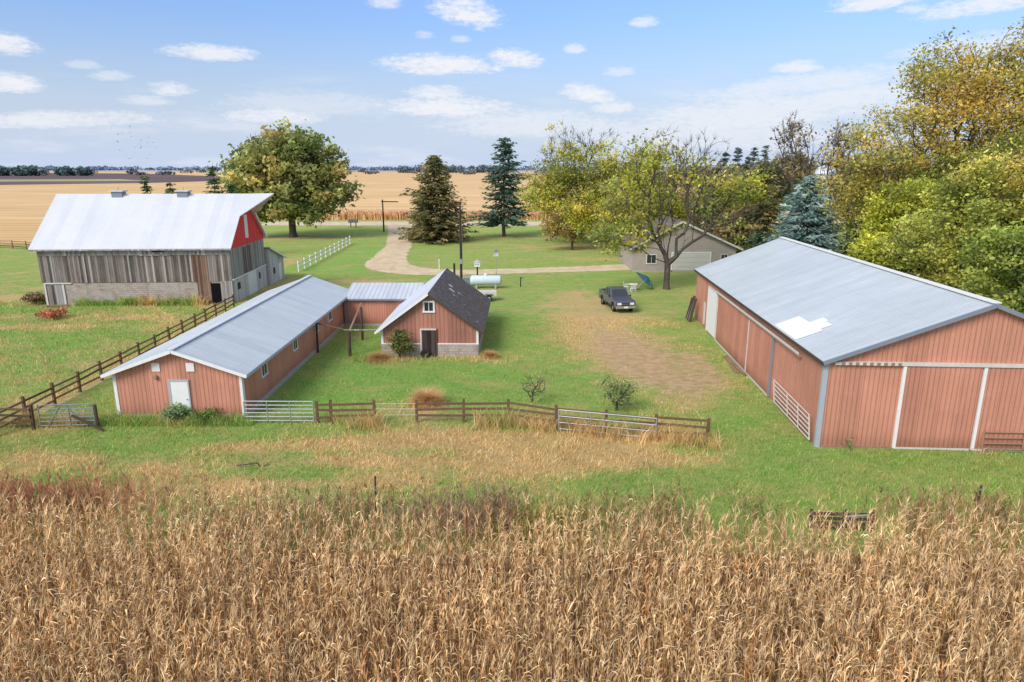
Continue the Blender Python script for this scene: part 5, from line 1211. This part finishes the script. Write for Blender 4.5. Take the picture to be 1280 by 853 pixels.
# ------------------------------------------------------------------ sky, sun, camera
SUN_EL, SUN_AZ = R(40), R(222)            # azimuth clockwise from +y: behind the camera, to the left
w = bpy.data.worlds.new('World'); scn.world = w; w.use_nodes = True
nt = w.node_tree; nt.nodes.clear()
class WT(NT):
    def __init__(s, t): s.t = t
t = WT(nt)
out = t.n('ShaderNodeOutputWorld'); bg = t.n('ShaderNodeBackground'); t.link(bg.outputs[0], out.inputs[0])
sky = t.n('ShaderNodeTexSky', sky_type='NISHITA'); sky.sun_disc = False; sky.sun_elevation = SUN_EL; sky.sun_rotation = SUN_AZ; sky.air_density = 1.0; sky.dust_density = 1.2; sky.ozone_density = 1.5
dirv = t.n('ShaderNodeTexCoord').outputs['Generated']; dx, dy, dz = t.sep(dirv)
az = t.math('ARCTAN2', dx, dy); hor = t.math('SQRT', t.math('ADD', t.math('MULTIPLY', dx, dx), t.math('MULTIPLY', dy, dy))); el = t.math('ARCTAN2', dz, hor)
cb = t.n('ShaderNodeCombineXYZ'); t.link(az, cb.inputs[0]); t.link(el, cb.inputs[1])
n1 = t.noise(t.mapping(cb.outputs[0], (9, 30, 1)), 2.2, 6, .6); n2 = t.noise(t.mapping(cb.outputs[0], (34, 90, 1)), 2.5, 6, .7)
pert = t.math('ADD', t.math('MULTIPLY', t.math('SUBTRACT', n1, .5), 2.1), t.math('MULTIPLY', t.math('SUBTRACT', n2, .5), 2.8))
CL = [(10,58,24,10,.9,0), (12,106,26,9,.9,0), (264,68,44,8,.85,0), (215,113,22,7,.8,0), (185,127,26,5,.5,0), (75,152,85,8,.75,-.05), (345,147,52,9,.8,0), (583,18,38,15,.95,.15), (480,5,20,7,.7,0), (552,83,64,11,.95,0), (645,75,30,9,.95,.1), (543,118,32,8,.85,0),
      (556,136,72,11,.9,0), (738,120,30,9,.95,.15), (765,137,26,7,.75,0), (805,28,16,6,.7,0), (718,62,13,5,.7,0), (997,86,26,6,.8,0), (1095,3,42,9,.9,-.05), (1240,6,58,9,.85,-.08), (1180,60,52,6,.5,-.1), (1000,108,125,11,.6,-.09), (930,146,125,20,.7,-.04), (880,170,160,22,.6,0),
      (660,158,110,16,.6,0), (390,132,90,14,.4,0), (140,96,18,5,.5,0), (530,45,12,4,.5,0), (105,82,16,4,.4,0), (775,91,18,5,.5,0), (1140,12,14,5,.6,0), (575,50,12,4,.5,0), (1060,125,90,12,.7,-.06), (1200,110,110,20,.6,-.1), (1260,60,60,16,.5,-.1)]
cp, sp_ = math.cos(PITCH), math.sin(PITCH); mask = None
for (px, py, hw, hh, st, sh) in CL:
    u = (px-640)/853.33; v = (426.5-py)/853.33; X_, Y_, Z_ = u, cp+v*sp_, -sp_+v*cp
    a0 = math.atan2(X_, Y_); e0 = math.atan2(Z_, math.hypot(X_, Y_)); ka = hw*1.15/853.33*.9; ke = hh*1.25/853.33
    da = t.math('SUBTRACT', az, a0); de = t.math('SUBTRACT', el, e0)
    if sh: de = t.math('ADD', de, t.math('MULTIPLY', da, sh))
    de = t.math('MULTIPLY', de, 1/ke)
    de = t.math('MAXIMUM', de, t.math('MULTIPLY', de, -1.5))          # flatter underside
    r2 = t.math('ADD', t.math('POWER', t.math('MULTIPLY', da, 1/ka), 2.0), t.math('POWER', de, 2.0))
    f = t.math('MULTIPLY', t.ramp(t.math('ADD', r2, pert), 1.5, -.1), st)
    mask = f if mask is None else t.math('MAXIMUM', mask, f)
veil = t.math('MULTIPLY', t.ramp(t.noise(t.mapping(cb.outputs[0], (3, 16, 1)), 2.0, 6, .6), .48, .75), t.ramp(el, .16, .04)); mask = t.math('MAXIMUM', mask, t.math('MULTIPLY', veil, .50))
hi = t.math('MULTIPLY', t.ramp(t.noise(dirv, 2.4, 6, .6), .38, .58), t.ramp(el, .3, .5)); mask = t.math('MAXIMUM', mask, t.math('MULTIPLY', hi, .8))  # unseen bright clouds overhead, added for more diffuse fill light
tint = t.mix(t.ramp(el, .02, .24), (.80, .78, .88), (.90, 1.03, 1.32))
skyc = t.mix(1.0, sky.outputs[0], tint, 'MULTIPLY')
haze = t.ramp(el, .20, -.01)
K = 1/.15
skyc = t.mix(t.math('MULTIPLY', haze, .88), skyc, tuple(x*K for x in S(205, 222, 249)))
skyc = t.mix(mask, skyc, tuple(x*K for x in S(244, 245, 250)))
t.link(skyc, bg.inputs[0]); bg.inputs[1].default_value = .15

sl = bpy.data.lights.new('Sun', 'SUN'); sl.energy = 3.2; sl.angle = R(26); sl.color = (1.0, .95, .88)
so = bpy.data.objects.new('sun', sl); col.objects.link(so); so.location = (-30, -30, 60)
sd = Vector((math.sin(SUN_AZ)*math.cos(SUN_EL), math.cos(SUN_AZ)*math.cos(SUN_EL), math.sin(SUN_EL)))
so.rotation_euler = (-sd).to_track_quat('-Z', 'Y').to_euler()

cam = bpy.data.cameras.new('Camera'); cam.lens = 24; cam.sensor_width = 36; cam.clip_end = 30000; cam.clip_start = .1
co = bpy.data.objects.new('camera', cam); col.objects.link(co); co.location = (0, 0, H); co.rotation_euler = (math.pi/2-PITCH, 0, 0)
scn.camera = co
scn.view_settings.view_transform = 'Standard'; scn.view_settings.look = 'None'; scn.view_settings.exposure = 0
